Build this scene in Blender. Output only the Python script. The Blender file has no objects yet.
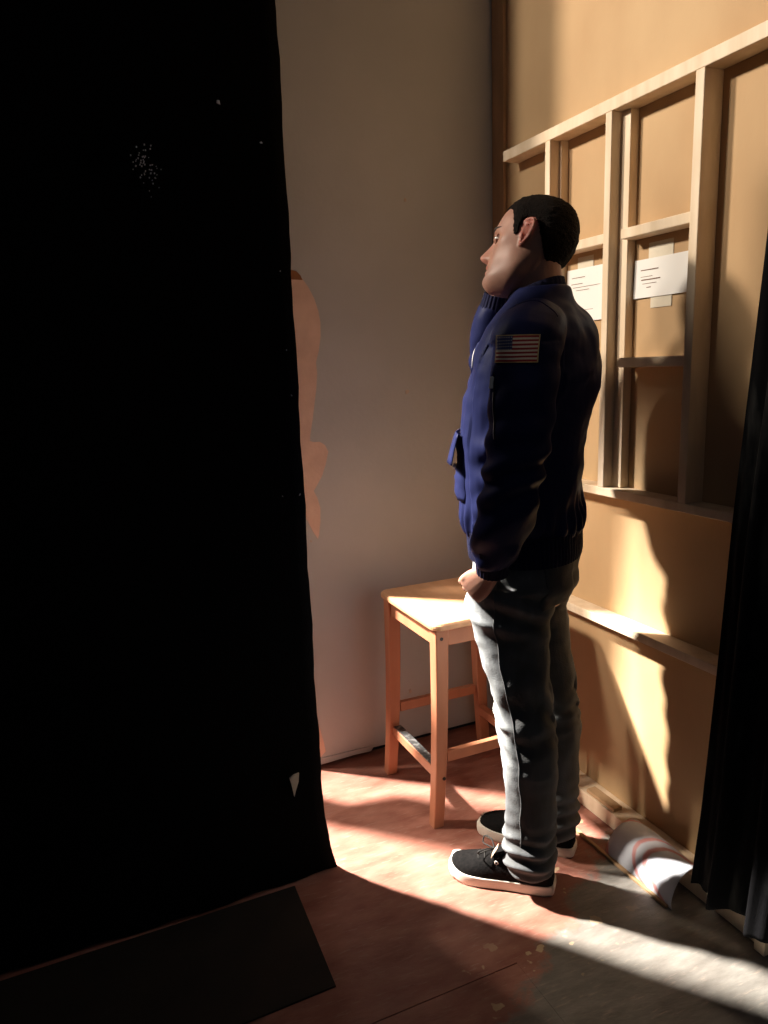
import bpy, bmesh, math, random
import numpy as np
from mathutils import Vector, Matrix, noise
from mathutils.bvhtree import BVHTree

random.seed(7)
rng = np.random.default_rng(7)
scene = bpy.context.scene
COL = scene.collection

# ------------------------------------------------------------------ camera
FPX, PPX, PPY, CAM_H = 735.0, 384.0, 512.0, 1.40
def _n(v): return v / np.linalg.norm(v)
_Y = _n(np.array([49 - PPX, 378 - PPY, FPX]))
_D = np.array([513 - PPX, 4220 - PPY, FPX]); _D = _n(_D - _Y * np.dot(_D, _Y))
_X = np.cross(_Y, -_D)
ROT = np.array([_X, _Y, -_D])            # camera vector (right, down, forward) -> world
cam_data = bpy.data.cameras.new('camera')
cam = bpy.data.objects.new('camera', cam_data); COL.objects.link(cam)
cam_data.sensor_fit = 'HORIZONTAL'; cam_data.sensor_width = 36.0
cam_data.lens = FPX / 768.0 * 36.0
cam_data.clip_start = 0.02
M = Matrix.Identity(4)
for i in range(3):
    M[i][0] = ROT[i, 0]; M[i][1] = -ROT[i, 1]; M[i][2] = -ROT[i, 2]
M[2][3] = CAM_H
cam.matrix_world = M
scene.camera = cam

# ------------------------------------------------------------------ world, lamps, exposure
world = bpy.data.worlds.new('dark_hall'); scene.world = world
world.use_nodes = True
world.node_tree.nodes['Background'].inputs[0].default_value = (0.8, 0.85, 1.0, 1)
world.node_tree.nodes['Background'].inputs[1].default_value = 0.032

def spot(name, loc, target, watts, angle, blend, radius, col):
    d = bpy.data.lights.new(name, 'SPOT')
    d.energy = watts; d.spot_size = math.radians(angle); d.spot_blend = blend
    d.shadow_soft_size = radius; d.color = col
    o = bpy.data.objects.new(name, d); COL.objects.link(o)
    o.location = loc
    o.rotation_euler = (Vector(target) - Vector(loc)).to_track_quat('-Z', 'Y').to_euler()
    return o
# stage lamps on the rig beyond the end of the grey wall
spot('stage_lamp_key', (-1.46, 4.19, 4.1), (1.05, 1.48, 0.05), 10300, 25, 1.0, 0.13, (1.0, 0.92, 0.83))
spot('stage_lamp_wash', (-3.0, 4.0, 4.2), (1.3, 1.7, 1.5), 1380, 40, 0.6, 0.25, (1.0, 0.88, 0.74))
spot('stage_lamp_cross', (-3.3, 2.95, 4.3), (1.4, 1.8, 1.8), 620, 36, 0.8, 0.25, (1.0, 0.88, 0.74))
spot('stage_lamp_side', (-0.55, 4.6, 4.2), (0.8, 1.5, 0.2), 190, 24, 0.5, 0.09, (1.0, 0.80, 0.62))

vs = scene.view_settings
vs.view_transform = 'Standard'; vs.look = 'None'
vs.exposure = 0.0; vs.gamma = 1.0; vs.use_curve_mapping = False

# ------------------------------------------------------------------ materials
def mat(name, col, rough=0.7, col2=None, nscale=6.0, nstretch=(1, 1, 1), bump=0.0, bscale=40.0,
        metal=0.0, spec=0.4, sheen=0.0, sss=0.0, detail=4.0, contrast=(0.35, 0.65)):
    m = bpy.data.materials.new(name); m.use_nodes = True
    nt = m.node_tree; b = nt.nodes['Principled BSDF']
    b.inputs['Base Color'].default_value = (*col, 1)
    b.inputs['Roughness'].default_value = rough
    b.inputs['Metallic'].default_value = metal
    b.inputs['Specular IOR Level'].default_value = spec
    if sheen:
        b.inputs['Sheen Weight'].default_value = sheen
    if sss:
        b.inputs['Subsurface Weight'].default_value = sss
        b.inputs['Subsurface Radius'].default_value = (0.012, 0.004, 0.002)
        b.inputs['Subsurface Scale'].default_value = 1.0
    tc = nt.nodes.new('ShaderNodeTexCoord')
    mp = nt.nodes.new('ShaderNodeMapping'); mp.inputs['Scale'].default_value = nstretch
    nt.links.new(tc.outputs['Object'], mp.inputs['Vector'])
    if col2 is not None:
        nz = nt.nodes.new('ShaderNodeTexNoise'); nz.inputs['Scale'].default_value = nscale
        nz.inputs['Detail'].default_value = detail
        nt.links.new(mp.outputs['Vector'], nz.inputs['Vector'])
        rp = nt.nodes.new('ShaderNodeValToRGB')
        rp.color_ramp.elements[0].position = contrast[0]; rp.color_ramp.elements[0].color = (*col, 1)
        rp.color_ramp.elements[1].position = contrast[1]; rp.color_ramp.elements[1].color = (*col2, 1)
        nt.links.new(nz.outputs['Fac'], rp.inputs['Fac'])
        nt.links.new(rp.outputs['Color'], b.inputs['Base Color'])
    if bump:
        bn = nt.nodes.new('ShaderNodeTexNoise'); bn.inputs['Scale'].default_value = bscale
        bn.inputs['Detail'].default_value = 5
        nt.links.new(mp.outputs['Vector'], bn.inputs['Vector'])
        bp = nt.nodes.new('ShaderNodeBump'); bp.inputs['Strength'].default_value = bump
        bp.inputs['Distance'].default_value = 0.01
        nt.links.new(bn.outputs['Fac'], bp.inputs['Height'])
        nt.links.new(bp.outputs['Normal'], b.inputs['Normal'])
    return m

MT = {}
MT['wall'] = mat('grey_wall_paint', (0.42, 0.42, 0.41), 0.85, (0.48, 0.48, 0.47), 2.2, bump=0.06, bscale=60, spec=0.2)
MT['plaster'] = mat('bare_peach_plaster', (0.66, 0.46, 0.36), 0.9, (0.74, 0.53, 0.42), 14, bump=0.08, bscale=90, spec=0.15)
MT['brownpaint'] = mat('old_brown_paint', (0.22, 0.085, 0.03), 0.8, (0.27, 0.11, 0.04), 20)
MT['chip'] = mat('chipped_paint', (0.50, 0.40, 0.32), 0.9)
MT['fleck'] = mat('white_fleck_and_glint', (0.85, 0.85, 0.85), 0.6)  # paint flecks, and the painted glint on the masking
MT['black_cloth'] = mat('black_masking_cloth', (0.0022, 0.0022, 0.0026), 0.95, bump=0.25, bscale=220, spec=0.06)
MT['drape'] = mat('dusty_black_drape', (0.006, 0.006, 0.007), 0.95, (0.045, 0.045, 0.043), 9, nstretch=(3, 3, 0.7), bump=0.2, bscale=200, spec=0.08, contrast=(0.5, 0.8))
MT['ply'] = mat('hardboard', (0.47, 0.30, 0.155), 0.72, (0.55, 0.37, 0.20), 3.0, nstretch=(1, 1, 0.6), bump=0.03, bscale=120, spec=0.25)
MT['batten'] = mat('pine_batten', (0.68, 0.53, 0.36), 0.62, (0.78, 0.63, 0.46), 5.0, nstretch=(6, 6, 1.2), bump=0.04, bscale=60)
MT['batten_dark'] = mat('weathered_batten', (0.40, 0.25, 0.13), 0.7, (0.48, 0.31, 0.17), 5.0, nstretch=(6, 6, 1.2), bump=0.04, bscale=60)
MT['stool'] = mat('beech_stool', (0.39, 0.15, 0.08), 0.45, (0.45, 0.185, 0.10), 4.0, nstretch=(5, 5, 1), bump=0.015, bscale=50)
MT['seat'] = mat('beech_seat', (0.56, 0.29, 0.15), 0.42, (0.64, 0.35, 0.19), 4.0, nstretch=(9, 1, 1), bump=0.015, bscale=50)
MT['metal'] = mat('scratched_metal', (0.12, 0.12, 0.12), 0.35, (0.5, 0.5, 0.48), 60, metal=0.7, nstretch=(1, 1, 1), contrast=(0.5, 0.75))
MT['bolt'] = mat('dark_bolt', (0.02, 0.012, 0.01), 0.5)
MT['paper'] = mat('white_paper', (0.80, 0.78, 0.74), 0.85, spec=0.2)
MT['tape'] = mat('masking_tape', (0.62, 0.55, 0.42), 0.6, (0.68, 0.61, 0.48), 20)
MT['ink'] = mat('brown_ink', (0.18, 0.10, 0.07), 0.9)
MT['skin'] = mat('skin', (0.37, 0.185, 0.13), 0.5, (0.43, 0.225, 0.16), 30, bump=0.04, bscale=260, sss=0.12, spec=0.35)
MT['hair'] = mat('short_dark_hair', (0.006, 0.004, 0.003), 0.75, (0.012, 0.007, 0.005), 90, bump=0.9, bscale=330, spec=0.1)
MT['brow'] = mat('eyebrow_hair', (0.03, 0.017, 0.01), 0.7)
MT['eye'] = mat('eye_white', (0.75, 0.70, 0.66), 0.2)
MT['iris'] = mat('iris', (0.05, 0.03, 0.02), 0.15)
MT['jacket'] = mat('navy_satin', (0.0150, 0.0185, 0.062), 0.45, bump=0.05, bscale=420, spec=0.04)
MT['rib'] = mat('navy_rib_knit', (0.010, 0.011, 0.036), 0.85, bump=0.25, bscale=300, spec=0.15)
MT['lining'] = mat('black_lining', (0.005, 0.005, 0.008), 0.8)
MT['silver'] = mat('silver_metal', (0.75, 0.72, 0.66), 0.35, metal=0.4)
MT['flag_red'] = mat('flag_red_thread', (0.33, 0.02, 0.022), 0.8, bump=0.15, bscale=500)
MT['flag_white'] = mat('flag_white_thread', (0.68, 0.58, 0.45), 0.8, bump=0.15, bscale=500)
MT['flag_blue'] = mat('flag_blue_thread', (0.022, 0.03, 0.12), 0.8, bump=0.15, bscale=500)
MT['flag_edge'] = mat('flag_gold_edge', (0.55, 0.38, 0.16), 0.8)
MT['emb_white'] = mat('emblem_white', (0.75, 0.72, 0.72), 0.8)
MT['emb_red'] = mat('emblem_red', (0.5, 0.03, 0.04), 0.8)
MT['shoe'] = mat('black_canvas', (0.004, 0.004, 0.004), 0.9, (0.009, 0.008, 0.008), 120, bump=0.3, bscale=400, spec=0.08)
MT['sole'] = mat('white_rubber', (0.72, 0.68, 0.60), 0.55, (0.62, 0.57, 0.49), 9)
MT['lace'] = mat('black_lace', (0.012, 0.011, 0.01), 0.85)
MT['tag'] = mat('tan_leather', (0.60, 0.44, 0.31), 0.7)
MT['white_thread'] = mat('frayed_thread', (0.70, 0.70, 0.66), 0.9)
MT['seam'] = mat('denim_seam', (0.13, 0.135, 0.14), 0.9)

def denim():
    m = bpy.data.materials.new('washed_grey_denim'); m.use_nodes = True
    nt = m.node_tree; b = nt.nodes['Principled BSDF']
    b.inputs['Roughness'].default_value = 0.88; b.inputs['Specular IOR Level'].default_value = 0.15
    tc = nt.nodes.new('ShaderNodeTexCoord')
    att = nt.nodes.new('ShaderNodeAttribute'); att.attribute_name = 'fade'
    nz = nt.nodes.new('ShaderNodeTexNoise'); nz.inputs['Scale'].default_value = 22; nz.inputs['Detail'].default_value = 6
    mp = nt.nodes.new('ShaderNodeMapping'); mp.inputs['Scale'].default_value = (1.6, 1.6, 0.6)
    nt.links.new(tc.outputs['Object'], mp.inputs['Vector']); nt.links.new(mp.outputs['Vector'], nz.inputs['Vector'])
    ad = nt.nodes.new('ShaderNodeMath'); ad.operation = 'MULTIPLY_ADD'; ad.inputs[1].default_value = 0.5; 
    nt.links.new(nz.outputs['Fac'], ad.inputs[0]); nt.links.new(att.outputs['Fac'], ad.inputs[2])
    rp = nt.nodes.new('ShaderNodeValToRGB')
    e = rp.color_ramp.elements
    e[0].position = 0.2; e[0].color = (0.075, 0.076, 0.075, 1)
    e[1].position = 1.15 if False else 1.0; e[1].color = (0.34, 0.365, 0.37, 1)
    x = e.new(0.55); x.color = (0.115, 0.122, 0.128, 1)
    nt.links.new(ad.outputs[0], rp.inputs['Fac']); nt.links.new(rp.outputs['Color'], b.inputs['Base Color'])
    bn = nt.nodes.new('ShaderNodeTexNoise'); bn.inputs['Scale'].default_value = 260; bn.inputs['Detail'].default_value = 3
    nt.links.new(tc.outputs['Object'], bn.inputs['Vector'])
    bp = nt.nodes.new('ShaderNodeBump'); bp.inputs['Strength'].default_value = 0.25; bp.inputs['Distance'].default_value = 0.004
    nt.links.new(bn.outputs['Fac'], bp.inputs['Height']); nt.links.new(bp.outputs['Normal'], b.inputs['Normal'])
    return m
MT['denim'] = denim()

def floor_mat():
    m = bpy.data.materials.new('worn_red_floor_paint'); m.use_nodes = True
    nt = m.node_tree; b = nt.nodes['Principled BSDF']; N = nt.nodes.new; Lk = nt.links.new
    tc = N('ShaderNodeTexCoord'); sx = N('ShaderNodeSeparateXYZ'); Lk(tc.outputs['Object'], sx.inputs[0])
    def noise_(scale, detail=5, stretch=(1, 1, 1), rot=0.0, rough=0.55):
        mp = N('ShaderNodeMapping'); mp.inputs['Scale'].default_value = stretch; mp.inputs['Rotation'].default_value = (0, 0, rot)
        Lk(tc.outputs['Object'], mp.inputs['Vector'])
        n = N('ShaderNodeTexNoise'); n.inputs['Scale'].default_value = scale; n.inputs['Detail'].default_value = detail
        n.inputs['Roughness'].default_value = rough
        Lk(mp.outputs['Vector'], n.inputs['Vector']); return n.outputs['Fac']
    def math_(op, a, bb, c=None):
        n = N('ShaderNodeMath'); n.operation = op
        for i, v in enumerate((a, bb, c)):
            if v is None: continue
            if isinstance(v, (int, float)): n.inputs[i].default_value = v
            else: Lk(v, n.inputs[i])
        return n.outputs[0]
    def ramp(fac, p0, p1, c0=(0, 0, 0, 1), c1=(1, 1, 1, 1)):
        r = N('ShaderNodeValToRGB'); e = r.color_ramp.elements
        e[0].position = p0; e[0].color = c0; e[1].position = p1; e[1].color = c1
        Lk(fac, r.inputs['Fac']); return r.outputs['Color']
    def mix(f, a, bb):
        n = N('ShaderNodeMix'); n.data_type = 'RGBA'
        Lk(f, n.inputs['Factor'])
        for i, v in ((6, a), (7, bb)):
            if isinstance(v, tuple): n.inputs[i].default_value = v
            else: Lk(v, n.inputs[i])
        return n.outputs[2]
    red = ramp(noise_(7, 6, (1, 2.6, 1), 0.75), 0.3, 0.72, (0.23, 0.078, 0.052, 1), (0.42, 0.19, 0.14, 1))
    grey = ramp(noise_(9, 6, (1, 3.0, 1), 0.75), 0.3, 0.7, (0.14, 0.132, 0.118, 1), (0.25, 0.24, 0.215, 1))
    # paint worn through to the grey screed towards the open side of the room
    line = math_('SUBTRACT', math_('MULTIPLY_ADD', sx.outputs['X'], 0.62, 0.70), sx.outputs['Y'])
    worn = math_('MULTIPLY_ADD', noise_(10, 7, rough=0.65), 0.34, math_('SUBTRACT', line, 0.17))
    fw = ramp(worn, 0.0, 0.05)
    base = mix(fw, red, grey)
    # scuffs and flecks
    scuff = ramp(noise_(16, 8, (1, 7, 1), 0.78, 0.7), 0.56, 0.72)
    base = mix(math_('MULTIPLY', scuff, 0.5), base, (0.52, 0.39, 0.31, 1))
    chips_near = ramp(math_('ABSOLUTE', worn, 0), 0.0, 0.22, (1, 1, 1, 1), (0, 0, 0, 1))
    chip = math_('MULTIPLY', ramp(noise_(13, 3), 0.635, 0.65), chips_near)
    base = mix(chip, base, (0.60, 0.46, 0.28, 1))
    dirt = ramp(noise_(3.2, 6), 0.45, 0.75)
    base = mix(math_('MULTIPLY', dirt, 0.35), base, (0.10, 0.06, 0.045, 1))
    Lk(base, b.inputs['Base Color'])
    b.inputs['Roughness'].default_value = 0.52; b.inputs['Specular IOR Level'].default_value = 0.35
    bp = N('ShaderNodeBump'); bp.inputs['Strength'].default_value = 0.35; bp.inputs['Distance'].default_value = 0.004
    Lk(math_('ADD', noise_(38, 6, (1, 3, 1), 0.75), math_('MULTIPLY', fw, -0.3)), bp.inputs['Height'])
    Lk(bp.outputs['Normal'], b.inputs['Normal'])
    return m
MT['floor'] = floor_mat()
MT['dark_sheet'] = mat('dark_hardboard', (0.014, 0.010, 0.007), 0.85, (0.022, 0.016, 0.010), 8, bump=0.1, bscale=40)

# ------------------------------------------------------------------ mesh helpers
def mesh_obj(name, verts, faces, m, parent=None, smooth=False, bevel=0.0, seg=2):
    me = bpy.data.meshes.new(name)
    me.from_pydata([tuple(map(float, v)) for v in verts], [], faces); me.update()
    o = bpy.data.objects.new(name, me); COL.objects.link(o)
    if isinstance(m, (list, tuple)):
        for k in m: me.materials.append(k)
    elif m: me.materials.append(m)
    bm = bmesh.new(); bm.from_mesh(me)
    bmesh.ops.recalc_face_normals(bm, faces=bm.faces)
    if bevel:
        bmesh.ops.bevel(bm, geom=list(bm.edges), offset=bevel, segments=seg, affect='EDGES', profile=0.5)
    bm.to_mesh(me); bm.free()
    if smooth:
        me.polygons.foreach_set('use_smooth', [True] * len(me.polygons))
    if parent: o.parent = parent
    return o
def box_data(x0, x1, y0, y1, z0, z1):
    v = [(x, y, z) for x in (x0, x1) for y in (y0, y1) for z in (z0, z1)]
    f = [(0, 1, 3, 2), (4, 6, 7, 5), (0, 4, 5, 1), (2, 3, 7, 6), (0, 2, 6, 4), (1, 5, 7, 3)]
    return v, f
def box(name, x0, x1, y0, y1, z0, z1, m, parent=None, bevel=0.0):
    v, f = box_data(x0, x1, y0, y1, z0, z1)
    return mesh_obj(name, v, f, m, parent, bevel=bevel)
def empty(name, loc, rz=0.0):
    o = bpy.data.objects.new(name, None); COL.objects.link(o)
    o.location = loc; o.rotation_euler = (0, 0, rz); o.empty_display_size = 0.1
    return o
def tag(o, label=None, cat=None, group=None, kind=None):
    if label: o['label'] = label
    if cat: o['category'] = cat
    if group: o['group'] = group
    if kind: o['kind'] = kind
    return o
def attach(o, parent):
    """parent o to an empty, keeping o's vertices in world coordinates"""
    o.parent = parent
    o.matrix_parent_inverse = (Matrix.Translation(parent.location) @ parent.rotation_euler.to_matrix().to_4x4()).inverted()
    return o
def prism(name, poly, axis, a0, a1, m, parent=None, bevel=0.0):
    """extrude a 2D outline along a world axis"""
    n = len(poly); v = []
    for a in (a0, a1):
        for p in poly:
            v.append({'x': (a, p[0], p[1]), 'y': (p[0], a, p[1]), 'z': (p[0], p[1], a)}[axis])
    f = [tuple(range(n))[::-1], tuple(range(n, 2 * n))] + [(i, (i + 1) % n, n + (i + 1) % n, n + i) for i in range(n)]
    return mesh_obj(name, v, f, m, parent, bevel=bevel)
def spline(rows, k):
    """Catmull-Rom resampling of rows (n,d)"""
    P = np.array(rows, float)
    Q = np.vstack([2 * P[0] - P[1], P, 2 * P[-1] - P[-2]]); out = []
    for i in range(1, len(Q) - 2):
        for t in np.linspace(0, 1, k, endpoint=False):
            a, b, c, d = Q[i - 1], Q[i], Q[i + 1], Q[i + 2]
            out.append(0.5 * (2 * b + (c - a) * t + (2 * a - 5 * b + 4 * c - d) * t * t + (3 * b - a - 3 * c + d) * t ** 3))
    out.append(P[-1]); return np.array(out)
def grid_faces(nr, nc, closed=True, caps=True):
    f = []
    for i in range(nr - 1):
        for j in range(nc if closed else nc - 1):
            k = (j + 1) % nc
            f.append((i * nc + j, i * nc + k, (i + 1) * nc + k, (i + 1) * nc + j))
    if caps and closed:
        f.append(tuple(range(nc))[::-1]); f.append(tuple((nr - 1) * nc + j for j in range(nc)))
    return f
def sp(x, p): return np.sign(x) * np.abs(x) ** p
def loft(rows, n=32, k=5, e=1.0):
    """rows: z, xf, xb, y0, yw -> rings in xy at height z (front, back, centre y, half width)"""
    R = spline(rows, k) if k > 1 else np.array(rows, float)
    t = np.linspace(0, 2 * np.pi, n, endpoint=False); V = []
    for z, xf, xb, y0, yw in R:
        xc = (xf + xb) / 2; c = sp(np.cos(t), e); s = sp(np.sin(t), e)
        V.append(np.stack([xc + (xf - xb) / 2 * c, y0 + yw * s, np.full(n, z)], 1))
    return np.vstack(V), grid_faces(len(R), n)
def tube(pts, radii, n=12, k=4, flat=None, cap_round=True):
    """pts (m,3), radii (m,) or (m,2)"""
    P = np.array(pts, float); r = np.array(radii, float)
    if r.ndim == 1: r = np.stack([r, r], 1)
    A = spline(np.hstack([P, r]), k) if k > 1 and len(P) > 1 else np.hstack([P, r])
    P, r = A[:, :3], np.maximum(A[:, 3:], 1e-4)
    T = np.gradient(P, axis=0); T /= np.linalg.norm(T, axis=1)[:, None]
    u = np.array(flat, float) if flat is not None else (np.array([0, 0, 1.0]) if abs(T[0][2]) < 0.9 else np.array([1.0, 0, 0]))
    V = []; t = np.linspace(0, 2 * np.pi, n, endpoint=False)
    rows = []
    for i in range(len(P)):
        u = u - T[i] * np.dot(u, T[i]); u /= np.linalg.norm(u); w = np.cross(T[i], u)
        rows.append((P[i], u.copy(), w, r[i, 0], r[i, 1], T[i]))
    if cap_round:
        p, u_, w_, a, b, t_ = rows[0]; m_ = min(a, b)
        pre = [(p - t_ * m_ * math.sin(q), u_, w_, a * math.cos(q), b * math.cos(q), t_) for q in (1.4, 0.95, 0.5)]
        p, u_, w_, a, b, t_ = rows[-1]; m_ = min(a, b)
        post = [(p + t_ * m_ * math.sin(q), u_, w_, a * math.cos(q), b * math.cos(q), t_) for q in (0.5, 0.95, 1.4)]
        rows = pre + rows + post
    for p, u_, w_, a, b, t_ in rows:
        V.append(p + np.outer(np.cos(t), u_) * a + np.outer(np.sin(t), w_) * b)
    return np.vstack(V), grid_faces(len(rows), n)
def ball(c, r, n=16, m=10, Rm=None):
    c = np.array(c, float); r = np.array(r if hasattr(r, '__len__') else (r, r, r), float); V = []
    for i in range(m + 1):
        a = math.pi * min(max(i / m, 0.02), 0.98)
        for j in range(n):
            b = 2 * math.pi * j / n
            p = np.array([math.sin(a) * math.cos(b), math.sin(a) * math.sin(b), math.cos(a)]) * r
            if Rm is not None: p = Rm @ p
            V.append(c + p)
    return np.array(V), grid_faces(m + 1, n)
def merge(parts):
    V, F, o = [], [], 0
    for v, f in parts:
        V.append(np.array(v, float)); F += [tuple(i + o for i in q) for q in f]; o += len(v)
    return np.vstack(V), F
def voxel(parts, size, smooth=3, fac=0.5):
    """one continuous surface out of overlapping closed pieces"""
    v, f = merge(parts)
    o = mesh_obj('tmp_union', v, f, None)
    md = o.modifiers.new('r', 'REMESH'); md.mode = 'VOXEL'; md.voxel_size = size; md.adaptivity = 0
    if smooth:
        s = o.modifiers.new('s', 'SMOOTH'); s.iterations = smooth; s.factor = fac
    dg = bpy.context.evaluated_depsgraph_get(); ev = o.evaluated_get(dg)
    me = bpy.data.meshes.new_from_object(ev)
    old = o.data; bpy.data.objects.remove(o); bpy.data.meshes.remove(old)
    return me
def mesh_arrays(me):
    n = len(me.vertices); co = np.empty(n * 3); me.vertices.foreach_get('co', co)
    me.update(); no = np.empty(n * 3); me.vertices.foreach_get('normal', no)
    return co.reshape(-1, 3), no.reshape(-1, 3)
def set_co(me, co):
    me.vertices.foreach_set('co', np.ascontiguousarray(co).ravel()); me.update()
def link_mesh(name, me, m, parent=None, smooth=True):
    me.name = name; o = bpy.data.objects.new(name, me); COL.objects.link(o)
    me.materials.clear(); me.materials.append(m)
    if smooth: me.polygons.foreach_set('use_smooth', [True] * len(me.polygons))
    if parent: o.parent = parent
    return o
def bvh(me):
    return BVHTree.FromPolygons([v.co.copy() for v in me.vertices], [tuple(p.vertices) for p in me.polygons])
def decal(tree, origin_fn, direc, nu, nv, off):
    """grid of points cast onto a surface; origin_fn(a,b) a,b in 0..1"""
    pts = []; last = None
    d = Vector(direc).normalized()
    for i in range(nv + 1):
        for j in range(nu + 1):
            o = Vector(origin_fn(j / nu, i / nv)); h = tree.ray_cast(o, d)
            if h[0] is None: p = last if last is not None else o + d * 0.1
            else:
                p = h[0] + h[1] * (off if h[1].dot(d) < 0 else -off)
            last = p; pts.append(tuple(p))
    return np.array(pts)
def smooth_grid(P, nu, nv, it):
    G = np.array(P).reshape(nv + 1, nu + 1, 3).copy()
    for _ in range(it):
        Q = np.pad(G, ((1, 1), (1, 1), (0, 0)), mode='reflect', reflect_type='odd')
        G = 0.5 * G + 0.125 * (Q[:-2, 1:-1] + Q[2:, 1:-1] + Q[1:-1, :-2] + Q[1:-1, 2:])
    return G.reshape(-1, 3)
def solid_sheet(name, pts, nu, nv, thick, nrm, mats, parent=None, face_mat=None, smooth=False):
    """closed thin solid out of a (nv+1)x(nu+1) grid"""
    P = np.array(pts, float); nrm = np.array(nrm, float)
    B = P - nrm * thick; n = len(P); W = nu + 1; F = []; mi = []
    for i in range(nv):
        for j in range(nu):
            a = i * W + j; F.append((a, a + 1, a + W + 1, a + W)); mi.append(face_mat(j, i) if face_mat else 0)
    for i in range(nv):
        for j in range(nu):
            a = i * W + j + n; F.append((a, a + W, a + W + 1, a + 1)); mi.append(0)
    for j in range(nu):
        F.append((j, j + n, j + 1 + n, j + 1)); mi.append(0)
        a = nv * W + j; F.append((a, a + 1, a + 1 + n, a + n)); mi.append(0)
    for i in range(nv):
        a = i * W; F.append((a, a + W, a + W + n, a + n)); mi.append(0)
        a = i * W + nu; F.append((a, a + n, a + W + n, a + W)); mi.append(0)
    o = mesh_obj(name, np.vstack([P, B]), F, mats, parent, smooth=smooth)
    if face_mat:
        o.data.polygons.foreach_set('material_index', mi)
    return o

# ------------------------------------------------------------------ the setting
YW, XF = 2.31, 1.48           # grey wall plane, face of the hardboard of the scenery flat
WALL_END = 0.70               # free end of the grey wall, hidden behind the black masking
flo = tag(box('floor', -4.5, 5.0, -1.5, 7.0, -0.30, -0.012, MT['dark_sheet']), kind='structure')
def floor_board(x0, x1, y0, y1):
    o = box('floor_board', x0, x1, y0, y1, -0.012, 0.0, MT['floor'], flo); return o
floor_board(-4.5, 5.0, 1.264, 7.0); floor_board(-4.5, 0.86, -1.5, 1.261); floor_board(0.8605, 5.0, -1.5, 1.264)

wall = tag(box('wall_back', WALL_END, 3.2, YW, YW + 0.10, 0.022, 3.4, MT['wall']), kind='structure')
box('wall_gap_backing', WALL_END, 3.2, YW + 0.02, YW + 0.10, 0.0, 0.022, MT['lining'], wall)
# paint layer that has come away, showing peach plaster
patch = [(0.703, 1.705), (0.726, 1.708), (0.748, 1.70), (0.762, 1.682), (0.782, 1.655), (0.800, 1.62), (0.812, 1.58), (0.817, 1.545), (0.815, 1.50),
         (0.806, 1.455), (0.795, 1.42), (0.797, 1.385), (0.792, 1.34), (0.783, 1.29), (0.773, 1.235), (0.762, 1.185), (0.760, 1.168),
         (0.772, 1.163), (0.795, 1.162), (0.812, 1.150), (0.822, 1.128), (0.812, 1.09), (0.797, 1.05), (0.778, 1.02), (0.764, 1.0),
         (0.776, 0.975), (0.784, 0.94), (0.782, 0.895), (0.775, 0.85), (0.770, 0.835), (0.755, 0.86), (0.738, 0.90), (0.703, 0.95)]
prism('bare_plaster', patch, 'y', YW - 0.0012, YW + 0.01, MT['plaster'], wall)
prism('bare_plaster', [(0.703, 0.36), (0.71, 0.34), (0.722, 0.27), (0.735, 0.17), (0.752, 0.09), (0.757, 0.055), (0.735, 0.035), (0.703, 0.035)],
      'y', YW - 0.0012, YW + 0.01, MT['plaster'], wall)
prism('brown_undercoat', [(0.703, 1.678), (0.764, 1.676), (0.758, 1.69), (0.745, 1.702), (0.728, 1.706), (0.703, 1.704)], 'y', YW - 0.0022, YW + 0.01, MT['brownpaint'], wall)
def blob_poly(cx, cz, r, n=9):
    return [(cx + r * random.uniform(0.6, 1.2) * math.cos(2 * math.pi * i / n), cz + r * random.uniform(0.7, 1.4) * math.sin(2 * math.pi * i / n)) for i in range(n)]
for cx, cz, r in ((1.132, 1.934, 0.006), (1.120, 1.311, 0.009), (0.745, 0.83, 0.004), (1.10, 0.21, 0.007), (1.13, 0.18, 0.005)):
    prism('paint_chip', blob_poly(cx, cz, r), 'y', YW - 0.0015, YW + 0.01, MT['chip'], wall)
# ragged skim line at the foot of the wall
prism('wall_foot_skim', [(0.703, 0.010), (0.75, 0.010), (0.86, 0.014), (0.93, 0.012), (0.945, 0.030), (0.90, 0.032), (0.703, 0.034)], 'y', YW - 0.004, YW + 0.01, MT['wall'], wall)

tag(box('wall_far', -4.5, 5.0, 6.9, 7.0, 0.0, 5.2, MT['drape']), kind='structure')
# unseen light blocker beyond the wall end, added to shade bands of floor
tag(prism('added_light_blocker_1', [(0.255, 0.0), (0.345, 0.0), (0.345, 0.74), (0.455, 0.79), (0.455, 1.22), (0.297, 1.27), (0.297, 1.52), (0.255, 1.52)], 'y', 2.38, 2.44, MT['batten_dark'], bevel=0.003), kind='structure')

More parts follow.
